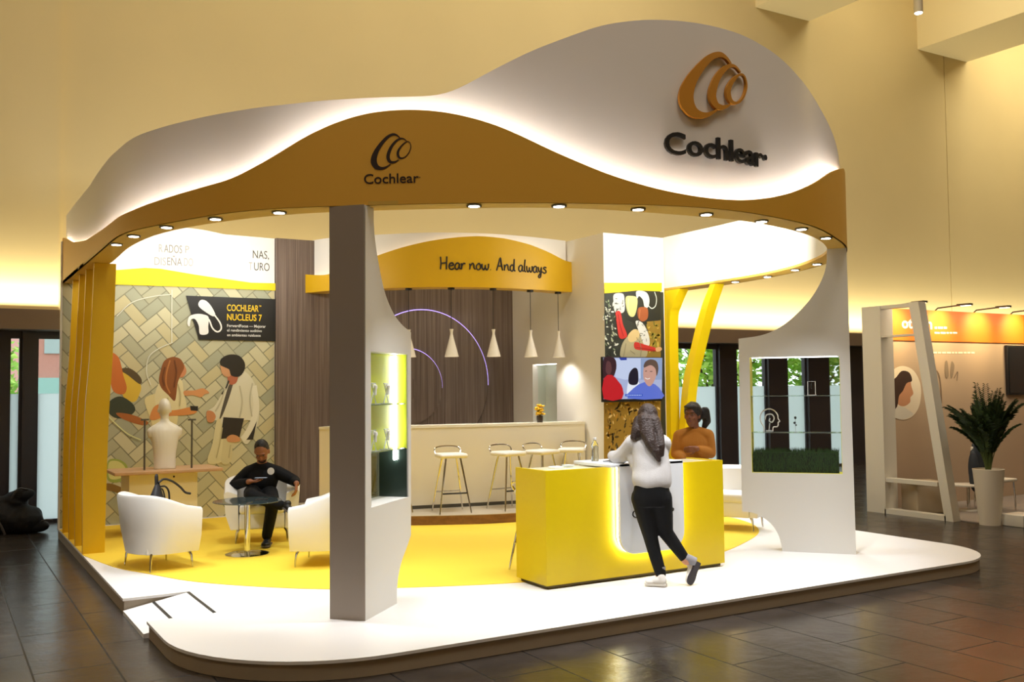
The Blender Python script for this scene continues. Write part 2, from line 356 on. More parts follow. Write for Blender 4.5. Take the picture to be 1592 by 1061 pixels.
plat = thing('stand_platform', (5.6, 10, 0), 'raised white exhibition platform with rounded front corners on slate floor', 'platform')
PL = Vector(plat.location)
def v3(l, z): return [Vector((p.x, p.y, z)) for p in l]
obj('deck_board', G().prism([p-PL for p in v3(pf, P-.022)], (0, 0, .022)), mat('platform_white', '#f1efee', .33, bump=.02, bscale=40), plat)
pin = rounded([(1.452, 14.31, 0), (1.452, 9.092, 0), (2.012, 9.092, 0), (2.012, 8.078, 0), (1.475, 8.078, 0), (1.475, 6.195, 1.235), (9.765, 6.195, .835), (9.765, 14.31, 0)], 14)
obj('edge_skirt', G().prism([p-PL for p in v3(pin, 0.002)], (0, 0, P-.024)), mat('platform_edge', '#a89a86', .6), plat)
car = catmull([(1.446, 11.7), (1.62, 10.75), (1.844, 10.17), (2.13, 9.52), (2.573, 8.94), (3.08, 8.466), (3.634, 8.164), (4.62, 7.78), (5.7, 7.64), (6.9, 7.80), (7.9, 8.25), (8.794, 8.885), (9.3, 9.75), (9.45, 11.0)], 8)
car = [Vector((p[0], p[1])) if len(p) == 2 else Vector((p.x, p.y)) for p in [Vector((q[0], q[1], 0)) for q in car]] + [Vector((9.45, 14.1)), Vector((1.446, 14.1))]
obj('yellow_carpet', G().prism([p-PL for p in v3(car, P)], (0, 0, .005)), yellow_floor, plat, label='yellow carpet inlay with a curved front edge')
rp = thing('access_ramp', (2.0, 8.585, 0), 'white access ramp with two black grip strips at the left platform edge', 'ramp')
g = G(); g.add([(-.56, -.48, 0), (-.56, .48, 0), (0.0, .48, 0), (0.0, -.48, 0), (-.56, -.48, .035), (-.56, .48, .035), (0, .48, P), (0, -.48, P)],
      [(0, 1, 2, 3), (4, 7, 6, 5), (0, 4, 5, 1), (2, 6, 7, 3), (1, 5, 6, 2), (0, 3, 7, 4)])
obj('ramp_board', g, mat('platform_white', '#f1efee', .33), rp)
for x in (-.31, -.015):
    z = P-.1*(-x)/.56; M = Matrix.Translation((x, 0, z+.001)) @ Matrix.Rotation(-math.atan(.1/.56), 4, 'Y')
    obj('grip_strip', G().box(-.012, .012, -.475, .475, -.002, .003, M=M), black, rp)

# ------------------------------------------------------------------ canopy ring
ZB = 3.39
outer_px = [(189, 363), (230, 353), (271, 345), (320, 336), (373, 328), (430, 324), (506, 320.5), (580, 319), (700, 316), (800, 315), (900, 316), (1000, 318), (1088, 322), (1150, 328), (1202, 337), (1250, 347), (1277, 356), (1300, 370), (1317, 383)]
oc = [Vector((1.455, y, 0)) for y in (14.25, 13.4, 12.4, 11.4, 10.5)] + [on_z(u, v, ZB) for u, v in outer_px]
oc += [Vector((x, y, 0)) for x, y in ((8.90, 7.55), (9.30, 8.2), (9.63, 9.05), (9.80, 9.9), (9.87, 10.63), (9.88, 11.4), (9.88, 11.62))]
for p in oc: p.z = 0
def resample(C, step=.08):
    D = [0.]
    for a, b in zip(C, C[1:]): D.append(D[-1]+(b-a).length)
    n = int(D[-1]/step); out = []; j = 0
    for i in range(n+1):
        t = D[-1]*i/n
        while j < len(D)-2 and D[j+1] < t: j += 1
        f = (t-D[j])/max(1e-9, D[j+1]-D[j]); out.append(C[j].lerp(C[j+1], f))
    return out
def smooth(C, it):
    for _ in range(it): C = [C[0]] + [(C[i-1]+C[i]*2+C[i+1])/4 for i in range(1, len(C)-1)] + [C[-1]]
    return C
def normals(C, flip=1):
    out = []
    for i in range(len(C)):
        t = (C[min(i+1, len(C)-1)]-C[max(i-1, 0)]).normalized(); out.append(Vector((-t.y, t.x, 0))*flip)
    return out
OC = resample(smooth(resample(catmull(oc, 8), .06), 30), .06)
ON = normals(OC)                    # walking front-left to right the left-hand normal points inwards
NO = len(OC); ODIST = [0.]
for a, b in zip(OC, OC[1:]): ODIST.append(ODIST[-1]+(b-a).length)
def offs(C, N, d): return [p+n*d for p, n in zip(C, N)]
def near0(C, p): return min(range(len(C)), key=lambda i: (C[i].x-p.x)**2+(C[i].y-p.y)**2)
def z_profile(C, pxs, back=None):
    """height along plan curve C of the edge seen at the picture points"""
    samp = []
    for u, v in pxs:
        d = ray(u, v); best = None
        for i in range(len(C)-1):
            a = C[i].x*d.y-C[i].y*d.x; b = C[i+1].x*d.y-C[i+1].y*d.x
            if a*b <= 0 and abs(a-b) > 1e-12:
                t = a/(a-b); q = C[i].lerp(C[i+1], t); r = math.hypot(q.x, q.y)/math.hypot(d.x, d.y)
                if q.x*d.x+q.y*d.y > 0 and (best is None or r < best[1]): best = (i+t, r)
        if best: samp.append((best[0], CAM_H+d.z*best[1]))
    samp.sort(); out = []
    for i in range(len(C)):
        if i <= samp[0][0]: out.append(samp[0][1]); continue
        if i >= samp[-1][0]: out.append(samp[-1][1] if back is None else max(back, samp[-1][1]-(i-samp[-1][0])*.06*.9)); continue
        for (a, za), (b, zb) in zip(samp, samp[1:]):
            if a <= i <= b: out.append(za+(zb-za)*(i-a)/max(1e-9, b-a)); break
    for _ in range(5): out = [out[0]]+[(out[k-1]+2*out[k]+out[k+1])/4 for k in range(1, len(out)-1)]+[out[-1]]
    return out
ytop_px = [(94, 357), (98.5, 369), (112.6, 377), (132.4, 374.5), (155, 360), (175, 345), (203, 329), (237, 315), (271, 304), (316, 291), (358.6, 279.7), (395, 261), (429, 241.6), (466, 217.5), (494, 202), (520, 192), (528, 188), (571, 175.5), (613, 170.7), (641, 170.2), (684, 172.7), (726, 181), (763, 191.5), (800, 206), (850, 231), (900, 252.6), (937.7, 268.5), (975, 281), (1024, 295), (1070, 304), (1111, 310), (1156, 312), (1194, 308.4), (1232, 300), (1262, 287), (1288, 269.6), (1300, 264), (1313, 261.3)]
wtop_px = [(94, 345), (117, 316.5), (141, 287), (172, 243), (194.6, 223), (231, 205), (271, 192.7), (316, 182), (373, 172), (443, 163), (520, 155), (600, 151), (650, 150), (688, 149), (692, 147), (720, 135), (760, 112), (800, 92), (823, 80), (860, 66), (900, 51), (938, 38), (975, 33), (1013, 30), (1051, 32), (1088.5, 36.6), (1126, 45), (1160, 56.6), (1201.7, 81), (1239, 117), (1266, 151), (1284.6, 185), (1299.7, 222.5), (1309, 250)]
ITIP = near0(OC, on_z(1317, 383, ZB))
def gap(i):
    p = OC[i]; a = max(0., min(1., (11.8-p.y)/2.6)) if p.x < 3 else 1.; dt = (ODIST[ITIP]-ODIST[i]); b = max(0., min(1., (dt-.05)/.9)) if i <= ITIP+60 else 0
    return .045+.105*a*a*(3-2*a)*b*b*(3-2*b)
GAP = [gap(i) for i in range(NO)]
WC = [p+n*k for p, n, k in zip(OC, ON, GAP)]
YZ = z_profile(OC, ytop_px, 4.2); WZ = z_profile(WC, wtop_px, 4.2)
canopy = thing('stand_canopy', (5.6, 9.0, 0), 'white and yellow wave-edged ring canopy with glowing edge over the stand', 'canopy')
CL = Vector(canopy.location)
def band(C, N, z0, z1, th, i0=0, i1=None):
    """upright curved board of thickness th inwards from curve C"""
    g = G(); i1 = len(C) if i1 is None else i1; vs = []
    zz0 = z0 if isinstance(z0, list) else [z0]*len(C); zz1 = z1 if isinstance(z1, list) else [z1]*len(C)
    for i in range(i0, i1):
        a = C[i]-CL; b = C[i]+N[i]*th-CL
        vs += [(a.x, a.y, zz0[i]), (a.x, a.y, zz1[i]), (b.x, b.y, zz1[i]), (b.x, b.y, zz0[i])]
    fs = []; n = i1-i0
    for i in range(n-1):
        for k in range(4): fs.append((i*4+k, i*4+(k+1) % 4, i*4+4+(k+1) % 4, i*4+4+k))
    fs += [(3, 2, 1, 0), tuple((n-1)*4+k for k in range(4))]
    return g.add(vs, fs, 0, True)
obj('yellow_fascia', band(OC, ON, ZB, YZ, .018), yellow_f, canopy, label='yellow lower board with a wave-cut top edge')
obj('white_fascia', band(WC, ON, ZB+.02, WZ, .02), mat('fascia_white', '#e9e4e0', .32), canopy, label='tall white board rising behind the yellow wave')
# soffit and inner skin
inner_px = [(200, 385), (240, 366), (300, 352), (400, 338), (510, 330), (700, 324.5), (800, 323), (900, 324), (1000, 330), (1145, 342), (1200, 351), (1250, 363), (1275, 374), (1287, 388), (1280, 399), (1240, 415), (1180, 429), (1120, 439)]
ic = [Vector((1.70, y, 0)) for y in (14.25, 13.4, 12.4, 11.4)] + [on_z(u, v, ZB) for u, v in inner_px] + [Vector((9.53, 11.1, 0)), Vector((9.54, 11.62, 0))]
for p in ic: p.z = 0
IC = resample(smooth(resample(catmull(ic, 8), .06), 26), .06); IN = normals(IC, -1)
def near(C, p): return min(range(len(C)), key=lambda i: (C[i]-p).length_squared)
g = G(); vs = []; n = 220
def at_frac(C, f): t = f*(len(C)-1); i = min(int(t), len(C)-2); return C[i].lerp(C[i+1], t-i)
# pair the two curves point by point
pair = []; last = 0
for i in range(0, NO, 2):
    j = near(IC, OC[i]+ON[i]*.22); j = max(j, last); last = j; pair.append((OC[i], IC[j]))
for a, b in pair:
    a = a-CL; b = b-CL; vs += [(a.x, a.y, ZB), (a.x, a.y, ZB+.03), (b.x, b.y, ZB+.03), (b.x, b.y, ZB)]
fs = []
for i in range(len(pair)-1):
    for k in range(4): fs.append((i*4+k, i*4+(k+1) % 4, i*4+4+(k+1) % 4, i*4+4+k))
g.add(vs, fs, 0, True); obj('soffit', g, mat('soffit_yellow', '#d9b04a', .5), canopy)
obj('inner_skin', band(IC, IN, ZB+.03, 4.2, .016), mat('inner_white', '#f3f2ee', .5), canopy)
# lit strip hidden behind the top edge of the yellow board
SPC = [p+n*min(.045, k*.72) for p, n, k in zip(OC, ON, GAP)]; i_end = near(OC, on_z(1317, 383, ZB)*1.0 - Vector((0, 0, ZB)))
g = G()
g.tube([(SPC[i].x-CL.x, SPC[i].y-CL.y, YZ[i]-.05) for i in range(2, i_end+1, 3)], .009, 5)
obj('light_strip', g, led, canopy, label='continuous white light strip behind the yellow edge')
# downlights sunk in the soffit
for k, (u, v) in enumerate([(181, 379), (208, 366), (259, 352), (335, 339), (434, 329), (737, 318.5), (869, 319), (992, 324), (1098, 332), (1184, 343), (1246, 355), (1284, 369), (1270, 410), (1236, 419), (1193, 429.5), (1143, 437.5)]):
    p = on_z(u, v, ZB); q = p-CL
    j = near(OC, Vector((p.x, p.y, 0)))
    d = obj('downlight', G().lathe([(.062, -.014), (.062, .03), (.046, .03), (.046, -.014), (.062, -.014)], n=20), mat('lamp_rim', '#8a8a86', .35, .8), canopy, loc=(q.x, q.y, ZB))
    obj('lens', G().lathe([(0, -.016), (.045, -.016), (.045, 0)], n=18), lens_m, d)
    tgt = Vector((p.x, p.y, 0))+ON[j]*.5
    spot_light('downlight_beam', (p.x, p.y, ZB-.03), tgt, 100, (.94, .97, 1.0), math.radians(88), .8, .035)
# emblem and lettering wrapped on the fascia
def emblem(depth, fat=1.):
    """three nested shells drawn as ribbons of changing width, scaled to height 1"""
    g = G()
    A = [(785, 245, 15), (740, 206, 22), (680, 192, 33), (600, 228, 40), (520, 308, 50), (440, 420, 66), (398, 520, 84), (394, 600, 90), (430, 664, 74), (490, 690, 48), (560, 682, 28), (642, 634, 12)]
    B_ = [(885, 292, 10), (845, 262, 14), (795, 256, 22), (730, 290, 30), (660, 370, 40), (615, 470, 48), (608, 545, 50), (640, 598, 42), (690, 605, 30), (735, 590, 18), (768, 568, 10)]
    C_ = [(900, 303, 12), (850, 328, 16), (790, 390, 26), (755, 460, 34), (766, 525, 34), (808, 549, 20), (865, 530, 14), (920, 470, 12), (950, 390, 12), (938, 325, 10)]
    for L, cl in ((A, 0), (B_, 0), (C_, 1)):
        P3 = catmull([((x-350)/540, (712-y)/540, w*fat/540) for x, y, w in L], 5, bool(cl)); m = len(P3); o = []; i_ = []
        for k, p in enumerate(P3):
            a = P3[(k-1) % m] if (cl or k) else p; c = P3[(k+1) % m] if (cl or k < m-1) else p
            t = Vector((c.x-a.x, c.y-a.y)).normalized(); nn_ = Vector((-t.y, t.x))*p.z/2
            o.append((p.x+nn_.x, p.y+nn_.y)); i_.append((p.x-nn_.x, p.y-nn_.y))
        vs = [(x, y, 0) for x, y in o]+[(x, y, 0) for x, y in i_]+[(x, y, depth) for x, y in o]+[(x, y, depth) for x, y in i_]
        fs = []
        for k in range(m if cl else m-1):
            q = (k+1) % m
            fs += [(k, q, m+q, m+k), (2*m+k, 3*m+k, 3*m+q, 2*m+q), (k, 2*m+k, 2*m+q, q), (m+k, m+q, 3*m+q, 3*m+k)]
        if not cl: fs += [(0, m, 3*m, 2*m), (m-1, 3*m-1, 4*m-1, 2*m-1)]
        g.add(vs, fs)
    return g
def wrap(C, N, dist, s0, z0, sx, sy, off=0.002):
    def fn(p):
        s = s0+p.x*sx; i = 0
        lo, hi = 0, len(dist)-2
        while lo < hi:
            m = (lo+hi+1)//2
            if dist[m] <= s: lo = m
            else: hi = m-1
        f = (s-dist[lo])/(dist[lo+1]-dist[lo]); q = C[lo].lerp(C[lo+1], f) - N[lo]*(off+p.z) - CL
        return Vector((q.x, q.y, z0+p.y*sy))
    return fn
def s_at(C, dist, u, v):
    d = ray(u, v); best = None
    for i in range(len(C)-1):
        a = C[i].x*d.y-C[i].y*d.x; b = C[i+1].x*d.y-C[i+1].y*d.x
        if a*b <= 0 and a != b:
            t = a/(a-b); q = C[i].lerp(C[i+1], t); r = math.hypot(q.x, q.y)/math.hypot(d.x, d.y)
            if q.x*d.x+q.y*d.y > 0 and (best is None or r < best[1]): best = (dist[i]+t*(dist[i+1]-dist[i]), r)
    return best[0], CAM_H+d.z*best[1]
WD = [0.]
for a, b in zip(WC, WC[1:]): WD.append(WD[-1]+(b-a).length)
brown_ink = mat('brown_ink', '#2b170c', .5); gold = mat('gold_letter', '#c98a2a', .4, .15)
def place_logo(C, D, box_e, box_t, dep, me, mt, bold, off, names):
    (u0, v0, u1, v1) = box_e
    s0, zt = s_at(C, D, u0, (v0+v1)/2); s1, _ = s_at(C, D, u1, (v0+v1)/2)
    _, zb = s_at(C, D, (u0+u1)/2, v1); _, zt = s_at(C, D, (u0+u1)/2, v0)
    g = emblem(dep, 1.25 if dep > .01 else 1.); xs = [p.x for p in g.v]; ys = [p.y for p in g.v]; x0, x1, y0, y1 = min(xs), max(xs), min(ys), max(ys)
    g.map(lambda p: Vector(((p.x-x0)/(x1-x0), (p.y-y0)/(y1-y0), p.z))); g.map(wrap(C, ON, D, s0, zb, s1-s0, zt-zb, off)); obj(names[0], g, me, canopy)
    (u0, vb, u1, capv) = box_t
    s0, zb = s_at(C, D, u0, vb); s1, _ = s_at(C, D, u1, vb); _, zc = s_at(C, D, u0, capv)
    g = text_g('Cochlear', 1., dep/2, 1.0, 0, bold); xs = [p.x for p in g.v]; x0, x1 = min(xs), max(xs); y1 = max(p.y for p in g.v)
    k = (s1-s0)/(x1-x0+(.22 if dep > .01 else .12)); g.map(lambda p: Vector(((p.x-x0)*k, p.y*(zc-zb)/y1, p.z+dep/2)))
    end = (x1-x0)*k; g2 = G().lathe([(0, 0), (.085*k, 0), (.085*k, dep), (0, dep)], n=16) if dep > .01 else G().lathe([(.022*k, 0), (.022*k, dep), (.034*k, dep), (.034*k, 0), (.022*k, 0)], n=16)
    g2.map(lambda p: Vector((p.x+end+(.13 if dep > .01 else .07)*k, p.y+(zc-zb)*.52, p.z)))
    g.add(g2.v, g2.f); g.map(wrap(C, ON, D, s0, zb, 1, 1, off)); obj(names[1], g, mt, canopy)
place_logo(OC, ODIST, (576.5, 207.5, 639.5, 264), (566, 286, 654, 271), .003, brown_ink, brown_ink, .008, .001, ('printed_emblem', 'printed_lettering'))
place_logo(WC, WD, (1052, 80.5, 1156.5, 189), (1031, 240, 1187, 206), .028, gold, black, .014, .012, ('raised_emblem', 'raised_lettering'))
# ------------------------------------------------------------------ yellow fins on the two sides
def fin(name, label, base, pts_l, pts_r, depth, group):
    """upright board: left and right edge profiles (x, z) at plane y, thickness along y"""
    t = thing(name, (base[0], base[1], P+.005), label, 'fin', group)
    o = [Vector((x-base[0], 0, z-P-.005)) for x, z in pts_l] + [Vector((x-base[0], 0, z-P-.005)) for x, z in reversed(pts_r)]
    obj('board', G().prism(o, (0, depth, 0)), yellow, t); return t
lf = ['yellow slatted fin nearest the ramp on the left edge', 'second yellow fin from the front on the left edge', 'third yellow fin from the front on the left edge', 'rearmost thin yellow fin on the left edge']
for k, y in enumerate((11.78, 12.45, 13.05, 13.72)):
    cl = catmull([(1.445, .14, 0), (1.44, .9, 0), (1.455, 1.7, 0), (1.50, 2.4, 0), (1.535, 3.386, 0)], 6)
    cr = catmull([(1.672, .14, 0), (1.685, .9, 0), (1.705, 1.7, 0), (1.74, 2.4, 0), (1.765, 3.386, 0)], 6)
    fin('yellow_fin', lf[k], (1.58, y), [(p.x, p.y) for p in cl], [(p.x, p.y) for p in cr], .055, 'yellow fins on the left edge')
def brace(name, label, line_px_l, line_px_r, x):
    """board standing in the side plane x, thickness along x"""
    L = [on_x(u, v, x) for u, v in line_px_l]; R_ = [on_x(u, v, x) for u, v in line_px_r]
    L[0].z = R_[0].z = P+.005; L[-1].z = R_[-1].z = ZB-.004
    t = thing(name, ((L[0].x), (L[0].y+R_[0].y)/2, P+.005), label, 'brace', 'yellow branch braces on the right side')
    b = Vector(t.location); ol = catmull([p-b for p in L], 5)+list(reversed(catmull([p-b for p in R_], 5)))
    obj('board', G().prism(ol, (.17, 0, 0)), yellow_lit, t); return t
brace('yellow_brace', 'straight upright yellow brace beside the nature poster', [(1034, 850), (1031, 700), (1030, 600), (1028, 500), (1028, 475), (1028, 452)], [(1047, 850), (1044, 700), (1042, 600), (1041, 500), (1046, 475), (1057, 451)], 9.54)
brace('yellow_brace', 'leaning yellow brace curving up to the right behind the attendant', [(1052, 850), (1054, 700), (1061, 600), (1073, 545), (1088, 485), (1104, 445)], [(1060, 850), (1063, 700), (1071, 600), (1083, 545), (1098, 485), (1112, 443)], 9.54)

# ------------------------------------------------------------------ back walls of the stand
MY = 14.18
mw = thing('mural_wall', (2.9, MY, P+.006), 'tall printed stand wall with herringbone paving picture left of the wood cladding', 'wall panel')
def lo(t, pts): b = Vector(t.location); return [Vector(p)-b for p in pts]
obj('panel', G().prism(lo(mw, [(1.44, MY, P), (4.33, MY, P), (4.33, MY, 4.19)] + catmull([(3.6, MY, 4.20), (3.2, MY, 4.25), (2.7, MY, 4.25), (2.1, MY, 4.16), (1.44, MY, 3.95)], 6)), (0, .10, 0)), white_matt, mw)
PK = [mat('paver_%d' % i, c, .6) for i, c in enumerate(('#c2c09f', '#b3b294', '#cfcaa6', '#a9ab92', '#c8bf94'))]
grout = mat('paver_joint', '#8d8c74', .8)
def clip(poly, ax, val, keep_less):
    out = []
    for i in range(len(poly)):
        a, b = poly[i], poly[(i+1) % len(poly)]
        ia = (a[ax] <= val) == keep_less or a[ax] == val; ib = (b[ax] <= val) == keep_less or b[ax] == val
        if ia: out.append(a)
        if ia != ib:
            t = (val-a[ax])/(b[ax]-a[ax]); out.append((a[0]+(b[0]-a[0])*t, a[1]+(b[1]-a[1])*t))
    return out
pr = G(); rnd = random.Random(4)
PX0, PX1, PZ0, PZ1 = 1.46, 4.325, P+.01, 3.42
pr.box(PX0, PX1, MY-.003, MY-.001, PZ0, PZ1, 5)
bw, bl, gp = .155, .31, .007
ca, sa = math.cos(math.radians(41)), math.sin(math.radians(41))
for i in range(-26, 40):
    for j in range(-26, 26):
        for (x0, z0, w, h) in ((i*bw+j*2*bl/1.0, i*bw, bl, bw), (i*bw+j*2*bl/1.0+bl, i*bw-bw+bw*0, bw, bl)):
            pts = [(x0+gp, z0+gp), (x0+w-gp, z0+gp), (x0+w-gp, z0+h-gp), (x0+gp, z0+h-gp)]
            pts = [(2.9+x*ca-z*sa, 1.8+x*sa+z*ca) for x, z in pts]
            for ax, val, kl in ((0, PX0, False), (0, PX1, True), (1, PZ0, False), (1, PZ1, True)):
                if len(pts) > 2: pts = clip(pts, ax, val, kl)
            if len(pts) > 2: pr.add([(x, MY-.0045, z) for x, z in pts], [tuple(range(len(pts)))], rnd.randint(0, 4))
PCOL = {}
PMATS = PK + [grout]
def pm(hexc):
    if hexc not in PCOL: PCOL[hexc] = len(PMATS); PMATS.append(mat('print_'+hexc[1:], hexc, .6))
    return PCOL[hexc]
lay = [0]
def blob(g, pxs, col, y, sm=4, closed=True):
    lay[0] += 1
    pts = [on_y(u, v, y) for u, v in pxs]
    if sm: pts = catmull(pts, sm, True)
    for p in pts: p.y = y-.005-.0004*lay[0]
    tris = geometry.tessellate_polygon([pts]); g.add(pts, [tuple(t) for t in tris], pm(col))
def stroke(g, pxs, col, y, w, sm=5):
    lay[0] += 1
    pts = catmull([on_y(u, v, y) for u, v in pxs], sm); vs = []
    for i, p in enumerate(pts):
        t = (pts[min(i+1, len(pts)-1)]-pts[max(i-1, 0)]).normalized(); n_ = Vector((-t.z, 0, t.x))*w/2
        for q in (p+n_, p-n_): q.y = y-.005-.0004*lay[0]; vs.append(q)
    g.add(vs, [(2*i, 2*i+1, 2*i+3, 2*i+2) for i in range(len(pts)-1)], pm(col))
Z3 = lambda L: [(160+x/3.79, 360+y/3.79) for x, y in L]
Z4 = lambda L: [(160+x/3.317, 600+y/3.317) for x, y in L]
# out-of-focus passer-by at the left of the picture
blob(pr, Z3([(105, 830), (165, 845), (222, 905), (215, 960), (185, 1005), (120, 975)]), '#d9b73c', MY)
blob(pr, Z3([(100, 815), (150, 805), (200, 835), (228, 875), (215, 900), (150, 850)]), '#5a4a2c', MY)
blob(pr, Z3([(45, 720), (90, 740), (110, 800), (120, 850), (140, 920), (120, 960), (60, 940), (40, 840)]), '#c9702e', MY)
blob(pr, Z4([(25, 130), (35, 80), (90, 55), (150, 90), (165, 130), (120, 165), (60, 165)]), '#39402f', MY)
blob(pr, Z4([(70, 140), (150, 150), (230, 185), (215, 205), (150, 190), (90, 165)]), '#a8632c', MY)
blob(pr, Z4([(25, 390), (70, 378), (115, 400), (130, 440), (110, 485), (60, 500), (22, 480)]), '#9fae54', MY)
blob(pr, Z4([(30, 398), (70, 388), (105, 408), (118, 440), (100, 472), (60, 484), (30, 470)]), '#d8d58a', MY)
blob(pr, Z4([(15, 505), (60, 510), (120, 540), (100, 560), (50, 545), (15, 535)]), '#8a6a30', MY)
# long-haired woman
blob(pr, Z4([(215, 70), (270, 40), (330, 20), (370, 60), (385, 110), (380, 200), (330, 250), (270, 230), (240, 160)]), '#e3d7a0', MY)
blob(pr, Z3([(345, 890), (320, 915), (305, 980), (330, 1070), (430, 1090), (490, 1040), (475, 950), (455, 870)]), '#e6dcae', MY)
blob(pr, Z3([(455, 765), (480, 790), (491, 822), (484, 845), (465, 862), (445, 850), (440, 800)]), '#cf8a5c', MY)
blob(pr, Z3([(400, 742), (360, 765), (340, 820), (330, 880), (345, 925), (385, 965), (420, 1000), (432, 960), (438, 900), (456, 850), (478, 800), (460, 757), (430, 742)]), '#8d5326', MY)
stroke(pr, Z3([(395, 760), (375, 830), (372, 900), (395, 955)]), '#b9773c', MY, .02)
blob(pr, Z3([(478, 940), (535, 938), (590, 925), (626, 952), (600, 960), (575, 978), (530, 966), (482, 968)]), '#d99a63', MY)
blob(pr, Z4([(240, 165), (262, 110), (300, 95), (310, 125), (380, 125), (450, 110), (480, 118), (478, 140), (430, 152), (330, 158), (262, 178)]), '#d8904f', MY)
blob(pr, Z4([(448, 104), (490, 106), (488, 130), (452, 128)]), '#2a2620', MY, 0)
# man in a pale coat with a folder
blob(pr, [(338, 650), (352, 650), (350, 690), (346, 716), (330, 722), (322, 716), (330, 690)], '#ddd6ac', MY)
blob(pr, [(352, 655), (366, 650), (362, 690), (358, 718), (344, 720), (346, 690)], '#d2caa0', MY)
blob(pr, [(362, 590), (352, 598), (343, 615), (333, 632), (322, 640), (324, 650), (336, 654), (344, 644), (343, 655), (350, 662), (372, 655), (390, 655), (388, 672), (374, 680), (384, 691), (398, 666), (403, 640), (400, 612), (392, 590), (378, 577), (370, 588)], '#dfdcc4', MY)
blob(pr, [(363, 592), (356, 618), (346, 645), (341, 650), (350, 616), (356, 598)], '#565046', MY)
blob(pr, [(347, 649), (379, 651), (372, 680), (342, 683)], '#2b2622', MY, 0)
blob(pr, [(399, 655), (393, 684), (381, 684), (392, 668)], '#2b2622', MY, 0)
stroke(pr, [(394, 600), (398, 630), (393, 656), (383, 676), (376, 684)], '#eae7d2', MY, .085)
blob(pr, [(352, 681), (360, 676), (370, 679), (373, 686), (362, 688), (354, 687)], '#cf9464', MY)
blob(pr, [(321, 640), (330, 640), (335, 648), (330, 657), (322, 655)], '#c98a5c', MY)
blob(pr, Z3([(738, 840), (790, 850), (785, 890), (755, 905), (735, 885)]), '#b5694a', MY)
blob(pr, Z3([(690, 790), (700, 770), (745, 800), (750, 850), (722, 856), (700, 836)]), '#cd9a70', MY)
blob(pr, Z3([(690, 786), (695, 752), (740, 727), (800, 733), (834, 775), (830, 822), (800, 856), (755, 850), (742, 815), (712, 800)]), '#27231c', MY)
stroke(pr, Z3([(740, 880), (725, 920), (700, 960)]), '#3c3a34', MY, .025)
for L in ([(392, 596), (388, 620), (391, 648)], [(372, 600), (376, 625), (372, 650)], [(350, 604), (343, 624), (334, 640)]): stroke(pr, L, '#c6c2a6', MY, .02)
for L in ([(345, 665), (341, 690), (336, 712)], [(358, 692), (355, 712)]): stroke(pr, L, '#bdb58c', MY, .018)
for L in (Z3([(420, 760), (432, 830), (418, 920)]), Z3([(365, 800), (352, 860), (362, 910)])): stroke(pr, L, '#6f3f1c', MY, .018)
for L in (Z3([(440, 900), (455, 960), (450, 1030)]), Z3([(380, 980), (390, 1040)])): stroke(pr, L, '#c9bd8c', MY, .018)
for L in ([(405, 345), (404, 500), (404, 660)], [(80, 500), (170, 420), (290, 385), (400, 372)], [(410, 655), (330, 690), (270, 740), (255, 830), (280, 905)]):
    stroke(pr, Z3(L), '#dfe0cf', MY, .012)
stroke(pr, Z4([(20, 150), (80, 210), (130, 250), (195, 280)]), '#d9dba0', MY, .016)
# yellow wave band above the picture
blob(pr, [(150, 442), (300, 447), (434, 452.5), (434, 441), (390, 440), (340, 433), (300, 427), (250, 418.5), (225, 417), (180, 420.5), (150, 424)], '#f4d20c', MY, 0)
g = G(); b = Vector(mw.location); pr.map(lambda p: p-b); obj('printed_picture', pr, PMATS, mw, label='printed picture of paving, a long-haired woman and a man in a pale coat')
# header words, greys paled to imitate strong light on the print
def words(s, u0, v0, u1, cap_px, y, m, parent, name, bold=0., sp=1.):
    a = on_y(u0, v0, y); c = on_y(u1, v0, y); z1 = on_y(u0, v0-cap_px, y).z
    g = text_g(s, 1., .0015, sp, 0, bold); xs = [p.x for p in g.v]; x0, x1 = min(xs), max(xs); H_ = .73
    b = Vector(parent.location); kx = (c.x-a.x)/(x1-x0); kz = (z1-a.z)/H_
    g.map(lambda p: Vector((a.x+(p.x-x0)*kx, y-.002-p.z, a.z+p.y*kz))-b); return obj(name, g, m, parent)
gr1 = mat('print_grey', '#8f8b84', .7); gr2 = mat('print_grey_glare', '#b2aea6', .7); gr3 = mat('print_grey_dark', '#55524c', .7)
words('R', 247, 392, 253, 13, MY, gr2, mw, 'header_lettering'); words('ADOS', 255, 392.5, 283, 13, MY, gr1, mw, 'header_lettering'); words('P', 288, 393.5, 294, 12, MY, gr2, mw, 'header_lettering')
words('DIS', 240, 412, 258, 13, MY, gr2, mw, 'header_lettering'); words('EÑA', 260, 412.5, 283, 13, MY, gr1, mw, 'header_lettering'); words('DO', 286, 413.5, 300, 13, MY, gr2, mw, 'header_lettering')
words('NAS,', 393, 401.5, 418, 13, MY, gr3, mw, 'header_lettering'); words('T', 387, 420, 392, 13, MY, gr2, mw, 'header_lettering'); words('URO', 395, 420.5, 419, 13, MY, gr3, mw, 'header_lettering')
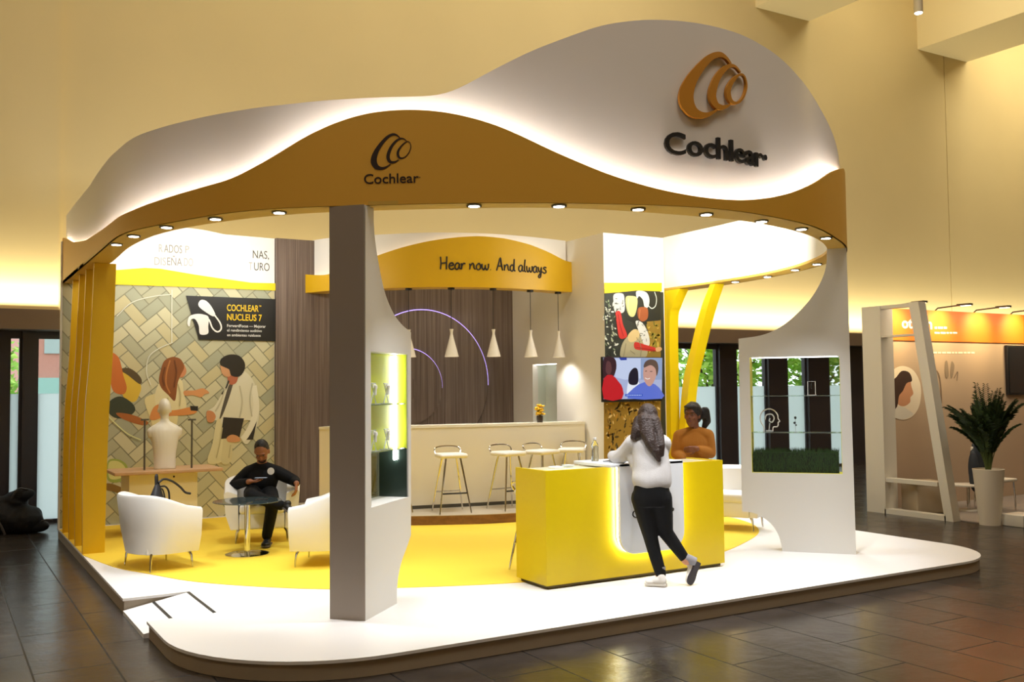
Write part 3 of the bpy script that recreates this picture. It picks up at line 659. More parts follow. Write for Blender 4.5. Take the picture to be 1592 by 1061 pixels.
# black product caption board
cp = obj('caption_board', G().prism(lo(mw, [on_y(u, v, MY-.012) for u, v in ((289, 460), (434, 465.6), (434, 531), (309, 528.4))]), (0, -.012, 0)), mat('caption_black', '#191713', .5), mw, label='black caption board with a white sound processor')
CY_ = MY-.0245
cg = G(); lay[0] = 0; PM_OLD = PMATS; PMATS = [mat('print_white', '#eeeeea', .5)]; PCOL = {'#eeeeea': 0}
blob(cg, Z3([(562, 425), (578, 404), (608, 410), (638, 442), (662, 490), (645, 500), (600, 472), (568, 446)]), '#eeeeea', CY_+.005)
stroke(cg, Z3([(655, 490), (690, 540), (696, 575), (674, 592), (645, 570), (625, 522), (600, 508)]), '#eeeeea', CY_+.005, .022)
blob(cg, Z3([(497, 545), (508, 502), (550, 487), (592, 490), (622, 506), (620, 560), (618, 603), (572, 606), (564, 556), (542, 517), (518, 522), (510, 560)]), '#eeeeea', CY_+.005)
cg.map(lambda p: p-b); obj('printed_processor', cg, PMATS, cp)
PMATS = PM_OLD; PCOL = {}
ylw = mat('print_yellow', '#f2c818', .5); wht = mat('print_white', '#eeeeea', .5)
def words2(*a, **k): o = words(*a, parent=mw, **k); o.parent = cp; return o
words2('COCHLEAR', 352.8, 483.5, 402, 10.5, CY_, ylw, name='caption_lettering', bold=.012); words2('™', 402.5, 479, 406, 4, CY_, ylw, name='caption_lettering')
words2('NUCLEUS 7', 353, 498, 407, 10.5, CY_, ylw, name='caption_lettering', bold=.012); words2('®', 396, 492, 398.5, 3, CY_, ylw, name='caption_lettering')
words2('ForwardFocus — Mejorar', 353, 508.6, 413, 4.6, CY_, wht, name='caption_lettering', bold=.01); words2('el rendimiento auditivo', 353, 515.6, 407, 4.4, CY_, wht, name='caption_lettering', bold=.006); words2('en ambientes ruidosos', 353, 523, 405, 4.4, CY_, wht, name='caption_lettering', bold=.006)

# wood-clad wall with nested lit discs
wood = wood_mat('wood_cladding', '#54443c', '#85756a', 'Z')
WY = 14.12
ww = thing('wood_wall', (6.4, WY, P+.006), 'grey-brown wood clad back wall with nested purple-lit discs', 'wall panel')
obj('cladding', G().box(4.335-6.4, 8.5-6.4, 0, .12, 0, 4.05), wood, ww)
violet = mat('violet_led', '#8f7cf0', .5, emit=(.50, .38, 1.0), estr=1.5)
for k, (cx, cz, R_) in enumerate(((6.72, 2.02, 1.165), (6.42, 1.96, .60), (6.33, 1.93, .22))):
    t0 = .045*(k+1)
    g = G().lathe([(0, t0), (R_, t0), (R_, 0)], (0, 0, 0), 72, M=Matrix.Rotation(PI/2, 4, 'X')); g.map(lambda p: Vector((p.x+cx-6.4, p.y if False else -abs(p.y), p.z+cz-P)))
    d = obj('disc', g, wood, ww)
    obj('painted_shadow', G().tube([(cx-6.4+math.cos(a)*(R_+.012), -.004, cz-P-.006+math.sin(a)*(R_+.012)) for a in [2*PI*i/72 for i in range(72)]], .012, 6, closed=True), mat('painted_shade', '#1d1714', .8), d)  # dark ring put in as painted shade around the disc rim
    arc = [(cx-6.4+math.cos(a)*(R_+.008), -t0*.7, cz-P+math.sin(a)*(R_+.008)) for a in [math.radians(-2+150*i/40) for i in range(41)]]
    if k < 2: obj('light_line', G().tube(arc, .0075, 6), violet, d, label='thin violet light line')
# white side wall with a lit niche
SX = 8.4
sw = thing('side_wall', (SX, 12.8, P+.006), 'white side wall with lit niche right of the bar', 'wall panel')
n0, n1 = on_x(865, 566, SX), on_x(828, 567, SX); nz0, nz1 = 1.0, n0.z
hole = [(0, n0.y-12.8, nz0-P), (0, n1.y-12.8, nz0-P), (0, n1.y-12.8, nz1-P), (0, n0.y-12.8, nz1-P)]
obj('panel', G().prism([(0, 11.5-12.8, 0), (0, 14.12-12.8, 0), (0, 14.12-12.8, 4.05), (0, 11.5-12.8, 4.05)], (.10, 0, 0), [hole]), white_matt, sw)
g = G(); a, c = n0.y-12.8, n1.y-12.8; z0, z1 = nz0-P, nz1-P
g.box(.10, .26, a-.02, c+.02, z0-.02, z0, 0).box(.10, .26, a-.02, c+.02, z1, z1+.02).box(.10, .26, a-.02, a, z0, z1).box(.10, .26, c, c+.02, z0, z1).box(.25, .27, a, c, z0, z1)
nb = obj('niche', g, mat('niche_pale', '#dfe6dc', .5), sw); obj('niche_light', G().box(.03, .06, a+.02, c-.02, z1-.012, z1-.002), mat('led_soft', '#ffffff', .5, emit=(1, .98, .94), estr=6), nb)
# nature poster wall facing the front
TY = 11.5
tw = thing('poster_wall', (8.95, TY, P+.006), 'narrow printed wall with nature picture behind the television', 'wall panel')
obj('panel', G().box(SX+.10-8.95, 9.525-8.95, 0, .10, 0, 4.05), white_matt, tw)
pr = G(); lay[0] = 0; PMATS = [mat('poster_dark', '#2c3026', .6)]; PCOL = {}
Z9 = lambda L: [(930+x/5.31, 440+y/5.31) for x, y in L]
pr.box(8.40, 9.51, TY-.003, TY-.001, P+.01, 3.36, 0)
rnd = random.Random(12)
blob(pr, [(938.5, 850), (1027, 850), (1027, 497), (1005, 500), (1008, 530), (1000, 550), (938.5, 610)], '#97782a', TY, 0)
for k in range(420):       # foliage: golden low and at the right, pale leaves at the left
    if k < 340: x, y = rnd.uniform(60, 500), rnd.uniform(960, 1600); c = rnd.choice(('#b8862c', '#d8b45c', '#7a5a1e', '#4b3a18', '#e6cf94', '#3a3018'))
    elif k < 380: x, y = rnd.uniform(400, 500), rnd.uniform(330, 560); c = rnd.choice(('#b69a34', '#8f8630', '#d1b650', '#6f6a28'))
    else: x, y = rnd.uniform(45, 150), rnd.uniform(150, 600); c = rnd.choice(('#dfe3d0', '#c3cbb0', '#8fa07c', '#e9ebe0'))
    s = rnd.uniform(8, 22); a = rnd.uniform(0, PI)
    blob(pr, Z9([(x+math.cos(a)*s, y+math.sin(a)*s*1.4), (x-math.sin(a)*s*.4, y+math.cos(a)*s*.5), (x-math.cos(a)*s, y-math.sin(a)*s*1.4), (x+math.sin(a)*s*.4, y-math.cos(a)*s*.5)]), c, TY, 2)
    lay[0] -= 1
lay[0] += 1
for L in ([(70, 150), (85, 300), (100, 450), (120, 600)], [(60, 260), (110, 340), (150, 420)], [(150, 440), (110, 520), (100, 600)]): stroke(pr, Z9(L), '#25261c', TY, .012)
blob(pr, Z9([(185, 55), (510, 70), (512, 310), (300, 330), (215, 290)]), '#26271d', TY, 0)
blob(pr, Z9([(128, 95), (200, 90), (215, 150), (210, 240), (140, 245), (125, 170)]), '#d7d9d6', TY)
blob(pr, Z9([(225, 120), (270, 108), (318, 125), (318, 200), (295, 275), (255, 272), (230, 210)]), '#cfd08a', TY)
blob(pr, Z9([(310, 75), (350, 65), (400, 85), (420, 140), (410, 200), (380, 200), (365, 140), (335, 110), (318, 130)]), '#d3dbd6', TY)
stroke(pr, Z9([(412, 190), (440, 212), (470, 190), (478, 130), (462, 75)]), '#d3dbd6', TY, .014)
blob(pr, Z9([(325, 215), (365, 200), (405, 215), (405, 290), (365, 320), (328, 290)]), '#a3572c', TY)
blob(pr, Z9([(215, 470), (300, 400), (350, 450), (400, 530), (380, 620), (200, 620), (180, 560)]), '#b3aa86', TY)
blob(pr, Z9([(240, 440), (290, 385), (340, 400), (320, 470), (260, 490)]), '#dcc38a', TY)
blob(pr, Z9([(305, 320), (360, 330), (410, 420), (420, 510), (380, 520), (340, 420)]), '#dfe0da', TY)
blob(pr, Z9([(140, 245), (180, 240), (200, 340), (235, 430), (210, 460), (170, 450), (150, 340)]), '#c8322a', TY)
blob(pr, Z9([(300, 490), (380, 510), (480, 540), (510, 555), (470, 565), (380, 560), (300, 545)]), '#c8322a', TY)
blob(pr, Z9([(470, 540), (510, 530), (520, 555), (480, 570)]), '#dcab7a', TY)
rr_ = random.Random(5)
for k in range(70):
    if k < 40: x, y = rr_.uniform(50, 160), rr_.uniform(150, 600)
    elif k < 60: x, y = rr_.uniform(315, 405), rr_.uniform(330, 500)
    else: x, y = rr_.uniform(130, 205), rr_.uniform(110, 235)
    a = rr_.uniform(0, PI); s = rr_.uniform(6, 16)
    stroke(pr, Z9([(x-math.cos(a)*s, y-math.sin(a)*s), (x+rr_.uniform(-4, 4), y+rr_.uniform(-4, 4)), (x+math.cos(a)*s, y+math.sin(a)*s)]), rr_.choice(('#26281f', '#3c4030', '#5a5d4c')), TY, .008, 3); lay[0] -= 1
lay[0] += 1
for L in ([(225, 500), (215, 560), (205, 610)], [(330, 470), (350, 540), (345, 610)], [(260, 560), (300, 590)]): stroke(pr, Z9(L), '#8d8565', TY, .012)
stroke(pr, Z9([(160, 260), (178, 350), (205, 440)]), '#9c2420', TY, .012); stroke(pr, Z9([(310, 535), (400, 548), (470, 560)]), '#9c2420', TY, .01)
stroke(pr, Z9([(245, 130), (240, 200), (258, 262)]), '#e6e7b4', TY, .014); stroke(pr, Z9([(340, 220), (335, 290)]), '#c67a48', TY, .014)
blob(pr, [(938.5, 440), (1028, 440), (1028, 453.5), (990, 452), (960, 455), (938.5, 456.5)], '#f4d20c', TY, 0)
b = Vector(tw.location); pr.map(lambda p: p-b); obj('printed_picture', pr, PMATS, tw, label='printed picture of foliage and a child with red sleeves')
# television in front of the poster
TVY = 11.38
a, c = on_y(936.5, 555, TVY), on_y(1030, 624, TVY); tcx = (a.x+c.x)/2
tv = thing('television', (tcx, TVY, c.z), 'black flat television with two faces on screen over the nature poster', 'television')
hw = (c.x-a.x)/2; hh = a.z-c.z
obj('case', G().rbox(-hw, hw, 0, .05, 0, hh, .008), black, tv)
obj('bracket', G().box(-.15, .15, .05, TY-TVY-.006, .15, .45), black, tv)
pr = G(); lay[0] = 0; PMATS = []; PCOL = {}
def pm(hexc):
    if hexc not in PCOL: PCOL[hexc] = len(PMATS); PMATS.append(mat('screen_'+hexc[1:], '#050505', .3, emit=hexc, estr=.95))
    return PCOL[hexc]
blob(pr, Z9([(42, 618), (528, 620), (525, 958), (44, 962)]), '#a9b4d8', TVY, 0)
blob(pr, Z9([(140, 625), (350, 625), (350, 790), (220, 800), (140, 780)]), '#c3cfec', TVY, 0)
blob(pr, Z9([(350, 625), (526, 622), (524, 800), (350, 800)]), '#8ea2c8', TVY, 0)
blob(pr, Z9([(170, 618), (235, 618), (235, 638), (185, 640)]), '#2a3f9c', TVY, 0)
blob(pr, Z9([(240, 850), (260, 790), (280, 800), (320, 800), (345, 860), (300, 900), (240, 930)]), '#e6ebf6', TVY)
blob(pr, Z9([(250, 825), (255, 750), (290, 705), (320, 710), (330, 760), (325, 830), (285, 845)]), '#1d1a2a', TVY)
blob(pr, Z9([(44, 620), (130, 620), (150, 680), (140, 740), (110, 790), (44, 800)]), '#3a2128', TVY, 2)
blob(pr, Z9([(70, 650), (100, 660), (110, 720), (90, 760), (60, 730)]), '#5f3a3c', TVY)
blob(pr, Z9([(44, 790), (110, 760), (170, 820), (200, 870), (195, 958), (44, 960)]), '#c21f28', TVY, 2)
blob(pr, Z9([(240, 956), (290, 870), (380, 820), (470, 840), (524, 900), (524, 957)]), '#5d72cf', TVY, 2)
blob(pr, Z9([(380, 690), (370, 770), (390, 830), (420, 855), (450, 830), (475, 770), (480, 700), (440, 660)]), '#c89a8c', TVY)
blob(pr, Z9([(375, 700), (385, 655), (430, 632), (480, 650), (495, 710), (480, 770), (470, 710), (430, 680)]), '#5d4a44', TVY)
stroke(pr, Z9([(385, 785), (405, 795), (425, 788)]), '#f2e6e0', TVY, .012); stroke(pr, Z9([(385, 730), (400, 728)]), '#3a2a2a', TVY, .01); stroke(pr, Z9([(425, 732), (445, 732)]), '#3a2a2a', TVY, .01)
blob(pr, Z9([(220, 918), (365, 918), (365, 938), (220, 938)]), '#3558c0', TVY, 0)
for k in range(9): blob(pr, Z9([(232+k*14, 924), (242+k*14, 924), (242+k*14, 932), (232+k*14, 932)]), '#aebdf0', TVY, 0)
b = Vector(tv.location); pr.map(lambda p: p-b+Vector((0, .0035, 0))); obj('screen', pr, PMATS, tv, label='lit screen showing a smiling boy in blue and a person in red')
# right end: tall white corner board behind the bar sign is part of the side wall

# ------------------------------------------------------------------ curved sign over the bar
sg_px = [(463, 457), (508, 452.5), (545, 450.5), (588, 449), (645, 447), (700, 446.5), (770, 447.5), (840, 451), (905, 455)]
sc_ = [on_z(u, v, ZB) for u, v in sg_px]; sc_[-1].x = 8.4; sc_[-1].y = 12.33
for p in sc_: p.z = 0
GC = resample(smooth(resample(catmull(sc_, 8), .06), 12), .05); GN = normals(GC)
GD = [0.]
for p, q in zip(GC, GC[1:]): GD.append(GD[-1]+(q-p).length)
GYZ = z_profile(GC, [(463.5, 426), (490, 428), (509, 428), (545, 415), (585.6, 397.7), (624, 385), (666, 375), (704, 369.5), (742.7, 367), (784, 370.5), (823, 380), (855, 393), (880.5, 407), (900, 421)])
sign = thing('bar_sign', (6.6, 12.6, ZB), 'curved yellow hanging sign with handwritten slogan above the bar', 'sign')
CL = Vector((6.6, 12.6, 0)); ZS = Vector((0, 0, ZB))
def sband(*a): g = band(*a); return g.map(lambda p: p-ZS)
obj('yellow_board', sband(GC, GN, ZB, GYZ, .018), yellow, sign); obj('white_board', sband(offs(GC, GN, .13), GN, ZB+.02, 4.2, .018), white_matt, sign)
g = G(); vs = []
for p, n_ in zip(GC, GN):
    a = p+n_*.018-CL; c = p+n_*.30-CL; vs += [(a.x, a.y, 0), (a.x, a.y, .02), (c.x, c.y, .02), (c.x, c.y, 0)]
fs = [(i*4+k, i*4+(k+1) % 4, i*4+4+(k+1) % 4, i*4+4+k) for i in range(len(GC)-1) for k in range(4)]+[(3, 2, 1, 0)]
obj('underside', g.add(vs, fs, 0, True), mat('soffit_yellow', '#d9b04a', .5), sign)
LC = offs(GC, GN, .045)
obj('light_strip', G().tube([(LC[i].x-CL.x, LC[i].y-CL.y, GYZ[i]-.05-ZB) for i in range(1, len(LC)-1, 3)], .008, 5), mat('led_sign', '#ffffff', .5, emit=(1, .97, .88), estr=5), sign)
HW = {  # handwritten strokes, x-height .5, cap height 1
 'H': (.62, [[(.05, 1), (.08, .5), (.04, 0)], [(.06, .48), (.3, .5), (.5, .54)], [(.52, 1.02), (.5, .5), (.48, 0)]]),
 'e': (.46, [[(.05, .26), (.25, .3), (.4, .36), (.34, .5), (.18, .5), (.06, .3), (.12, .06), (.28, 0), (.44, .1)]]),
 'a': (.48, [[(.38, .44), (.24, .52), (.08, .36), (.06, .12), (.18, 0), (.32, .12), (.4, .46), (.38, .16), (.48, .02)]]),
 'r': (.38, [[(.06, .5), (.08, .2), (.06, 0), (.1, .3), (.22, .48), (.36, .46)]]),
 'n': (.5, [[(.05, .48), (.07, .2), (.05, 0), (.1, .3), (.26, .5), (.36, .4), (.38, .14), (.48, .02)]]),
 'o': (.46, [[(.22, .5), (.06, .3), (.1, .06), (.24, 0), (.38, .16), (.38, .38), (.24, .5), (.34, .5)]]),
 'w': (.6, [[(.04, .48), (.06, .16), (.16, 0), (.28, .2), (.3, .4), (.32, .14), (.42, 0), (.54, .2), (.56, .5)]]),
 '.': (.3, [[(.1, .03), (.12, .02)]]), ' ': (.26, []),
 'A': (.64, [[(.04, -.02), (.2, .5), (.36, 1.02), (.44, .5), (.54, 0)], [(.1, .34), (.3, .36), (.52, .38)]]),
 'd': (.5, [[(.36, .42), (.22, .5), (.07, .34), (.07, .1), (.2, 0), (.34, .16), (.42, .98), (.4, .4), (.4, .1), (.5, .02)]]),
 'l': (.26, [[(.16, 1), (.1, .5), (.1, .1), (.22, 0)]]),
 'y': (.48, [[(.05, .48), (.1, .16), (.24, .1), (.36, .46), (.34, .1), (.26, -.34), (.1, -.38), (.08, -.26), (.3, 0), (.46, .1)]]),
 's': (.42, [[(.36, .46), (.2, .5), (.1, .38), (.3, .24), (.32, .06), (.16, 0), (.04, .06)]])}
s0, zb_ = s_at(GC, GD, 684, 419); s1, _ = s_at(GC, GD, 850, 420); _, zc_ = s_at(GC, GD, 684, 399.5)
txt = 'Hear now. And always'; wtot = sum(HW[ch][0] for ch in txt); g = G(); x = 0.; ku = (s1-s0)/wtot; kz = zc_-zb_
for ch in txt:
    for st in HW[ch][1]:
        g.tube([((x+px_)*ku, py_*kz, .002) for px_, py_ in [(q.x, q.y) for q in catmull([(a_, b_, 0) for a_, b_ in st], 4)]], .0115, 6)
    x += HW[ch][0]
ON_keep = ON; fn = wrap(GC, GN, GD, s0, zb_, 1, 1, .001); g.map(lambda p: fn(p)-ZS); obj('slogan_lettering', g, ink, sign)

# pendant lamps under the sign
pend_px = [(633, 450), (702, 449), (770, 450), (829, 452), (875, 456)]
pn = ['white cone pendant lamp half hidden by the left display case', 'white cone pendant lamp, second from left under the sign', 'white cone pendant lamp at the middle of the row', 'white cone pendant lamp, second from the right end under the sign', 'white cone pendant lamp at the right end of the row']
p0 = None
for k, (u, v) in enumerate(pend_px):
    s_, _z = s_at(GC, GD, u, v); i = min(range(len(GD)), key=lambda q: abs(GD[q]-s_)); w = GC[i]+GN[i]*.10
    if p0 is None:
        p0 = thing('pendant_lamp', (w.x, w.y, ZB), pn[0], 'pendant lamp', 'pendant lamps over the bar')
        obj('canopy_rose', G().lathe([(0, 0), (.05, 0), (.05, -.028), (0, -.028)], n=20), black, p0)
        obj('cord', G().tube([(0, 0, -.02), (0, 0, -.62)], .005, 6), black, p0)
        obj('bulb', G().ell((0, 0, -.90), (.03, .03, .045)), mat('bulb_warm', '#ffffff', .4, emit=(1, .93, .8), estr=6), p0)
        obj('shade', G().lathe([(.028, -.60), (.020, -.645), (.019, -.67), (.030, -.72), (.103, -1.0), (.100, -1.0), (.026, -.72), (.016, -.67), (.018, -.645), (.02, -.605), (0, -.602)], n=32), mat('pendant_white', '#f2ece0', .35), p0)
    else:
        c = dup(p0); c.location = (w.x, w.y, ZB); c['label'] = pn[k]
    spot_light('pendant_beam', (w.x, w.y, ZB-1.0), (w.x, w.y, 0), 22, (1, .95, .86), math.radians(130), .8, .04)

# ------------------------------------------------------------------ bar, stage, stools, flowers
SZ = P+.13
sf = catmull([(4.36, 13.0, 0), (4.75, 12.3, 0), (5.12, 11.95, 0), (5.45, 11.75, 0), (5.73, 11.60, 0), (6.0, 11.47, 0), (6.33, 11.33, 0), (6.71, 11.25, 0), (7.3, 11.2, 0), (8.37, 11.22, 0)], 6)
stg = thing('bar_stage', (6.4, 12.6, P), 'low curved wooden stage under the bar and stools', 'stage'); b = Vector(stg.location)
ol = [Vector((p.x, p.y, P))-b for p in sf] + [Vector((8.37, 14.1, P))-b, Vector((4.36, 14.1, P))-b]
obj('step_body', G().prism(ol, (0, 0, .122)), wood_mat('stage_brown', '#6b4426', '#8d6238', 'X', .6), stg)
obj('stage_top', G().prism([p+Vector((0, 0, .122)) for p in ol], (0, 0, .008)), mat('stage_top_grey', '#b3a690', .55), stg)
bf = catmull([(4.6, 13.0, 0), (5.0, 12.62, 0), (5.4, 12.47, 0), (5.73, 12.385, 0), (6.434, 12.235, 0), (7.208, 12.10, 0), (7.9, 12.03, 0), (8.375, 12.0, 0)], 6); bn = normals(bf)
bar = thing('bar_counter', (6.5, 12.4, SZ), 'long curved cream bar front on the wooden stage', 'bar counter'); b = Vector(bar.location)
def wallstrip(C, N, z0, z1, th): 
    g = G(); vs = []
    for p, n_ in zip(C, N):
        for q, z in ((p, z0), (p, z1), (p+n_*th, z1), (p+n_*th, z0)): vs.append((q.x-b.x, q.y-b.y, z))
    n_ = len(C); fs = [(i*4+k, i*4+(k+1) % 4, i*4+4+(k+1) % 4, i*4+4+k) for i in range(n_-1) for k in range(4)]+[(3, 2, 1, 0), tuple((n_-1)*4+k for k in range(4))]
    return g.add(vs, fs, 0, True)
obj('front', wallstrip(bf, bn, .05, 1.12, .30), mat('bar_cream', '#efe6cf', .35), bar)
obj('kick_plate', wallstrip([p+n_*.02 for p, n_ in zip(bf, bn)], bn, 0, .05, .26), mat('kick_grey', '#6a6a66', .4, .6), bar)
obj('top', wallstrip([p-n_*.012 for p, n_ in zip(bf, bn)], bn, 1.12, 1.155, .34), mat('bar_top', '#f3eddc', .25), bar)
def make_stool(loc, rz, label):
    t = thing('bar_stool', loc, label, 'bar stool', 'chrome bar stools', rz)
    for sx in (-1, 1):
        for sy in (-1, 1):
            obj('leg', G().tube([(sx*.10, sy*.10, .735), (sx*.135, sy*.135, .52), (sx*.215, sy*.215, .008)], [.014, .0135, .010], 8), chrome, t)
    for sy in (-1, 1): obj('foot_rail', G().tube([(-.175, sy*.175, .27), (.175, sy*.175, .27)], .011, 8), black if sy < 0 else chrome, t)
    obj('seat', G().rbox(-.19, .19, -.18, .18, .735, .795, .028), mat('stool_white', '#f0ece2', .35), t)
    obj('back_hoop', G().tube(catmull([(-.17, .16, .77), (-.18, .2, .84), (-.10, .23, .875), (.10, .23, .875), (.18, .2, .84), (.17, .16, .77)], 5), .011, 8), chrome, t)
    return t
st0 = make_stool((6.02, 11.78, SZ), math.radians(-12), 'chrome bar stool with white seat standing alone before the bar')
sl = [('chrome bar stool just left of the yellow counter', (6.82, 11.62), .1), ('chrome bar stool whose seat shows over the left end of the yellow counter', (7.36, 11.60), .25), ('chrome bar stool farthest right, by the side wall', (7.92, 11.68), -.7), ('chrome bar stool mostly hidden behind the left display case', (5.30, 12.18), .2)]
for L_, (x, y), r in sl:
    c = dup(st0); c.location = (x, y, SZ); c.rotation_euler.z = r; c['label'] = L_
q = on_z(795, 889, P+.005); c = dup(st0); c.location = (q.x+.27, q.y-.10, P+.005); c.rotation_euler.z = math.radians(104); c['label'] = 'chrome bar stool behind the yellow counter, one leg showing'
def flowers(loc, label, seed):
    t = thing('flower_vase', loc, label, 'vase', 'flower vases on the bar')
    obj('vase', G().lathe([(0, 0), (.04, 0), (.05, .05), (.048, .10), (.042, .10), (.04, .012), (0, .012)], n=16), mat('vase_dark', '#3a2d22', .25), t)
    rnd = random.Random(seed); g = G(); s = G()
    for k in range(26):
        a = rnd.uniform(0, 2*PI); r = rnd.uniform(0, .055); z = rnd.uniform(.11, .25); c = Vector((r*math.cos(a), r*math.sin(a), z))
        s.tube([(0, 0, .02), c*.5+Vector((0, 0, .05)), c], .003, 5)
        for j in range(5):
            d = Vector((math.cos(j*1.256+a), math.sin(j*1.256+a), rnd.uniform(.1, .8))).normalized()*.022; g.ell(c+d, (.015, .015, .012), 0, None, 7, 5)
    obj('blossoms', g, mat('blossom_yellow', '#f0c020', .6), t); obj('stems', s, mat('stem_green', '#4c5a24', .7), t)
q = bf[min(range(len(bf)), key=lambda i: abs(bf[i].x-5.66))]; flowers((q.x, q.y+.12, SZ+1.155), 'small vase of yellow flowers on the left end of the bar', 1)
q = bf[min(range(len(bf)), key=lambda i: abs(bf[i].x-7.72))]; flowers((q.x, q.y+.12, SZ+1.155), 'small vase of yellow flowers on the bar before the niche', 2)
# ------------------------------------------------------------------ free-standing display cases
def plane_case(name, label, p0, d, away, outline_px, hole_px, th):
    """upright panel in the vertical plane through p0 along d; thickness th away from the viewer"""
    p0 = Vector((*p0, P)); d = Vector((*d, 0)).normalized(); n_ = Vector((d.y, -d.x, 0)); n_ = n_ if n_.dot(Vector((*away, 0))) > 0 else -n_
    t = thing(name, p0, label, 'display case')
    ol = [on_plane(u, v, p0, n_)-p0 for u, v in outline_px]
    hl = [on_plane(u, v, p0, n_)-p0 for u, v in hole_px] if hole_px else None
    return t, p0, d, n_, ol, hl
def quadbox(d, n_, s0, s1, t0, t1, z0, z1, mi=0, g=None):
    g = g or G(); c = [d*s+n_*tt for s, tt in ((s0, t0), (s1, t0), (s1, t1), (s0, t1))]
    vs = [p+Vector((0, 0, z0)) for p in c]+[p+Vector((0, 0, z1)) for p in c]
    return g.add(vs, [(3, 2, 1, 0), (4, 5, 6, 7), (0, 1, 5, 4), (1, 2, 6, 5), (2, 3, 7, 6), (3, 0, 4, 7)], mi)
def flat_top(ol, zs):
    for p in ol:
        if p.z < .03: p.z = 0
        if p.z > ZB-P-.1: p.z = ZB-P-.001
    return ol
case_white = mat('case_white', '#e9e7e3', .42)
cr = catmull([(639, 832, 0), (633, 850, 0), (625, 872, 0), (620, 893, 0), (617.5, 915, 0), (617, 938, 0)], 6)
ct = catmull([(580, 322, 0), (582, 360, 0), (587, 400, 0), (597, 450, 0), (610, 484, 0), (624, 504, 0), (639, 517, 0)], 6)
L_out = [(568, 965), (568, 322)] + [(p.x, p.y) for p in ct] + [(p.x, p.y) for p in cr]
t, p0, d, n_, ol, hl = plane_case('display_case', 'white display case at left front with lime back and glowing tube', (2.903, 7.157), (.456, .431), (-.75, .66), L_out, [(576.5, 549), (634, 551.5), (634, 771), (576.5, 790)], .30)
ol = flat_top(ol, 0)
for p in hl: p.z = max(min(p.z, 9), 0)
hz0, hz1 = min(hl[2].z, hl[3].z), max(hl[0].z, hl[1].z); hs0, hs1 = hl[0].dot(d), hl[1].dot(d)
hl = [d*hs0+Vector((0, 0, hz1)), d*hs1+Vector((0, 0, hz1)), d*hs1+Vector((0, 0, hz0)), d*hs0+Vector((0, 0, hz0))]
obj('body', G().prism(ol, n_*.30, [hl]), case_white, t)
ze = ZB-P-.002; obj('edge_panel', quadbox(d, n_, -.004, 0, 0, .30, 0, ze), mat('edge_taupe', '#978c82', .5), t, label='taupe narrow edge facing the hall')
zb2 = hz0+(hz1-hz0)*.34
obj('back_panel', quadbox(d, n_, hs0+.002, hs1-.012, .13, .15, zb2, hz1-.002), mat('lime_back', '#c6cf2a', .5), t)
obj('side_lining', quadbox(d, n_, hs1-.012, hs1-.002, .012, .15, zb2, hz1-.002), MATS['lime_back'], t)
obj('dark_lining', quadbox(d, n_, hs1-.012, hs1-.002, .012, .27, hz0+.002, zb2), mat('dark_lining', '#2c3a34', .2), t)
obj('lower_glass', quadbox(d, n_, hs0+.002, hs1-.002, .27, .276, hz0+.002, zb2), thin_glass('tinted_glass', (.70, .72, .60), .1), t)
sm_ = hs1-.035
obj('light_tube', G().tube([d*sm_+n_*.11+Vector((0, 0, zb2-.10)), d*sm_+n_*.11+Vector((0, 0, hz1-.01))], .016, 10), mat('tube_light', '#ffffff', .4, emit=(1, 1, .95), estr=20), t, label='glowing white light tube')
shz = [hz0+(hz1-hz0)*k for k in (.655, .345)]
for z in shz: obj('shelf', quadbox(d, n_, hs0+.003, hs1-.014, .02, .128, z-.006, z+.002), mat('shelf_glass', '#dff0ea', .08, trans=.85, alpha=1.), t)
acr = mat('acrylic_clear', '#eef4f4', .12, alpha=.55); dev_w = mat('device_white', '#f4f4f2', .3)
def device_stand(loc, rz, label):
    q = thing('device_stand', loc, label, 'product stand', 'product stands in the left case', rz)
    obj('easel', G().box(-.055, .055, -.04, .04, 0, .006).tube([(-.05, 0, .006), (.04, 0, .17)], .005, 6).tube([(.05, 0, .006), (-.04, 0, .17)], .005, 6).tube([(-.045, .0, .17), (.045, 0, .17)], .005, 6), acr, q)
    obj('processor', G().tube(catmull([(-.028, -.012, .135), (-.02, -.012, .16), (.0, -.012, .155), (.012, -.012, .12), (.006, -.012, .075)], 4), [.006]*8+[.012]*9, 8), dev_w, q)
    obj('coil', G().ell((.028, -.014, .14), (.02, .006, .02)), dev_w, q); return q
k = 0
dl = ['sound processor on clear stand, upper shelf of the left case, outer side', 'sound processor on clear stand, upper shelf of the left case, beside the tube', 'sound processor on clear stand, middle shelf of the left case, outer side', 'sound processor on clear stand, middle shelf of the left case, beside the tube']
for z in shz:
    for s in (.11, .25): q = p0+d*(hs0+s*(hs1-hs0)/.42)+n_*.07; device_stand((q.x, q.y, P+z+.003), math.radians(43), dl[k]); k += 1

ct = catmull([(1287, 385, 0), (1282.6, 421, 0), (1269, 451.6, 0), (1251, 475.7, 0), (1226.8, 499, 0), (1205.7, 513, 0), (1181.6, 522, 0), (1148, 527, 0)], 6)
cb = catmull([(1153.7, 795.5, 0), (1175, 799, 0), (1196.7, 813, 0), (1210, 832, 0), (1217, 857, 0)], 6)
R_out = [(1331, 862), (1316, 384)] + [(p.x, p.y) for p in ct] + [(p.x, p.y) for p in cb]
t, p0, d, n_, ol, hl = plane_case('display_case', 'white display case at right front with grass box and clear see-through shelves', (8.388, 7.071), (-.484, .577), (.77, .64), R_out, [(1165, 556), (1305, 553.5), (1308.5, 737), (1168.5, 736)], .16)
for p in ol:
    if p.z < .05: p.z = 0
    if p.z > ZB-P-.1: p.z = ZB-P-.001
hz0, hz1 = (hl[2].z+hl[3].z)/2, (hl[0].z+hl[1].z)/2; s_ = sorted((hl[0].dot(d), hl[1].dot(d))); hs0, hs1 = s_
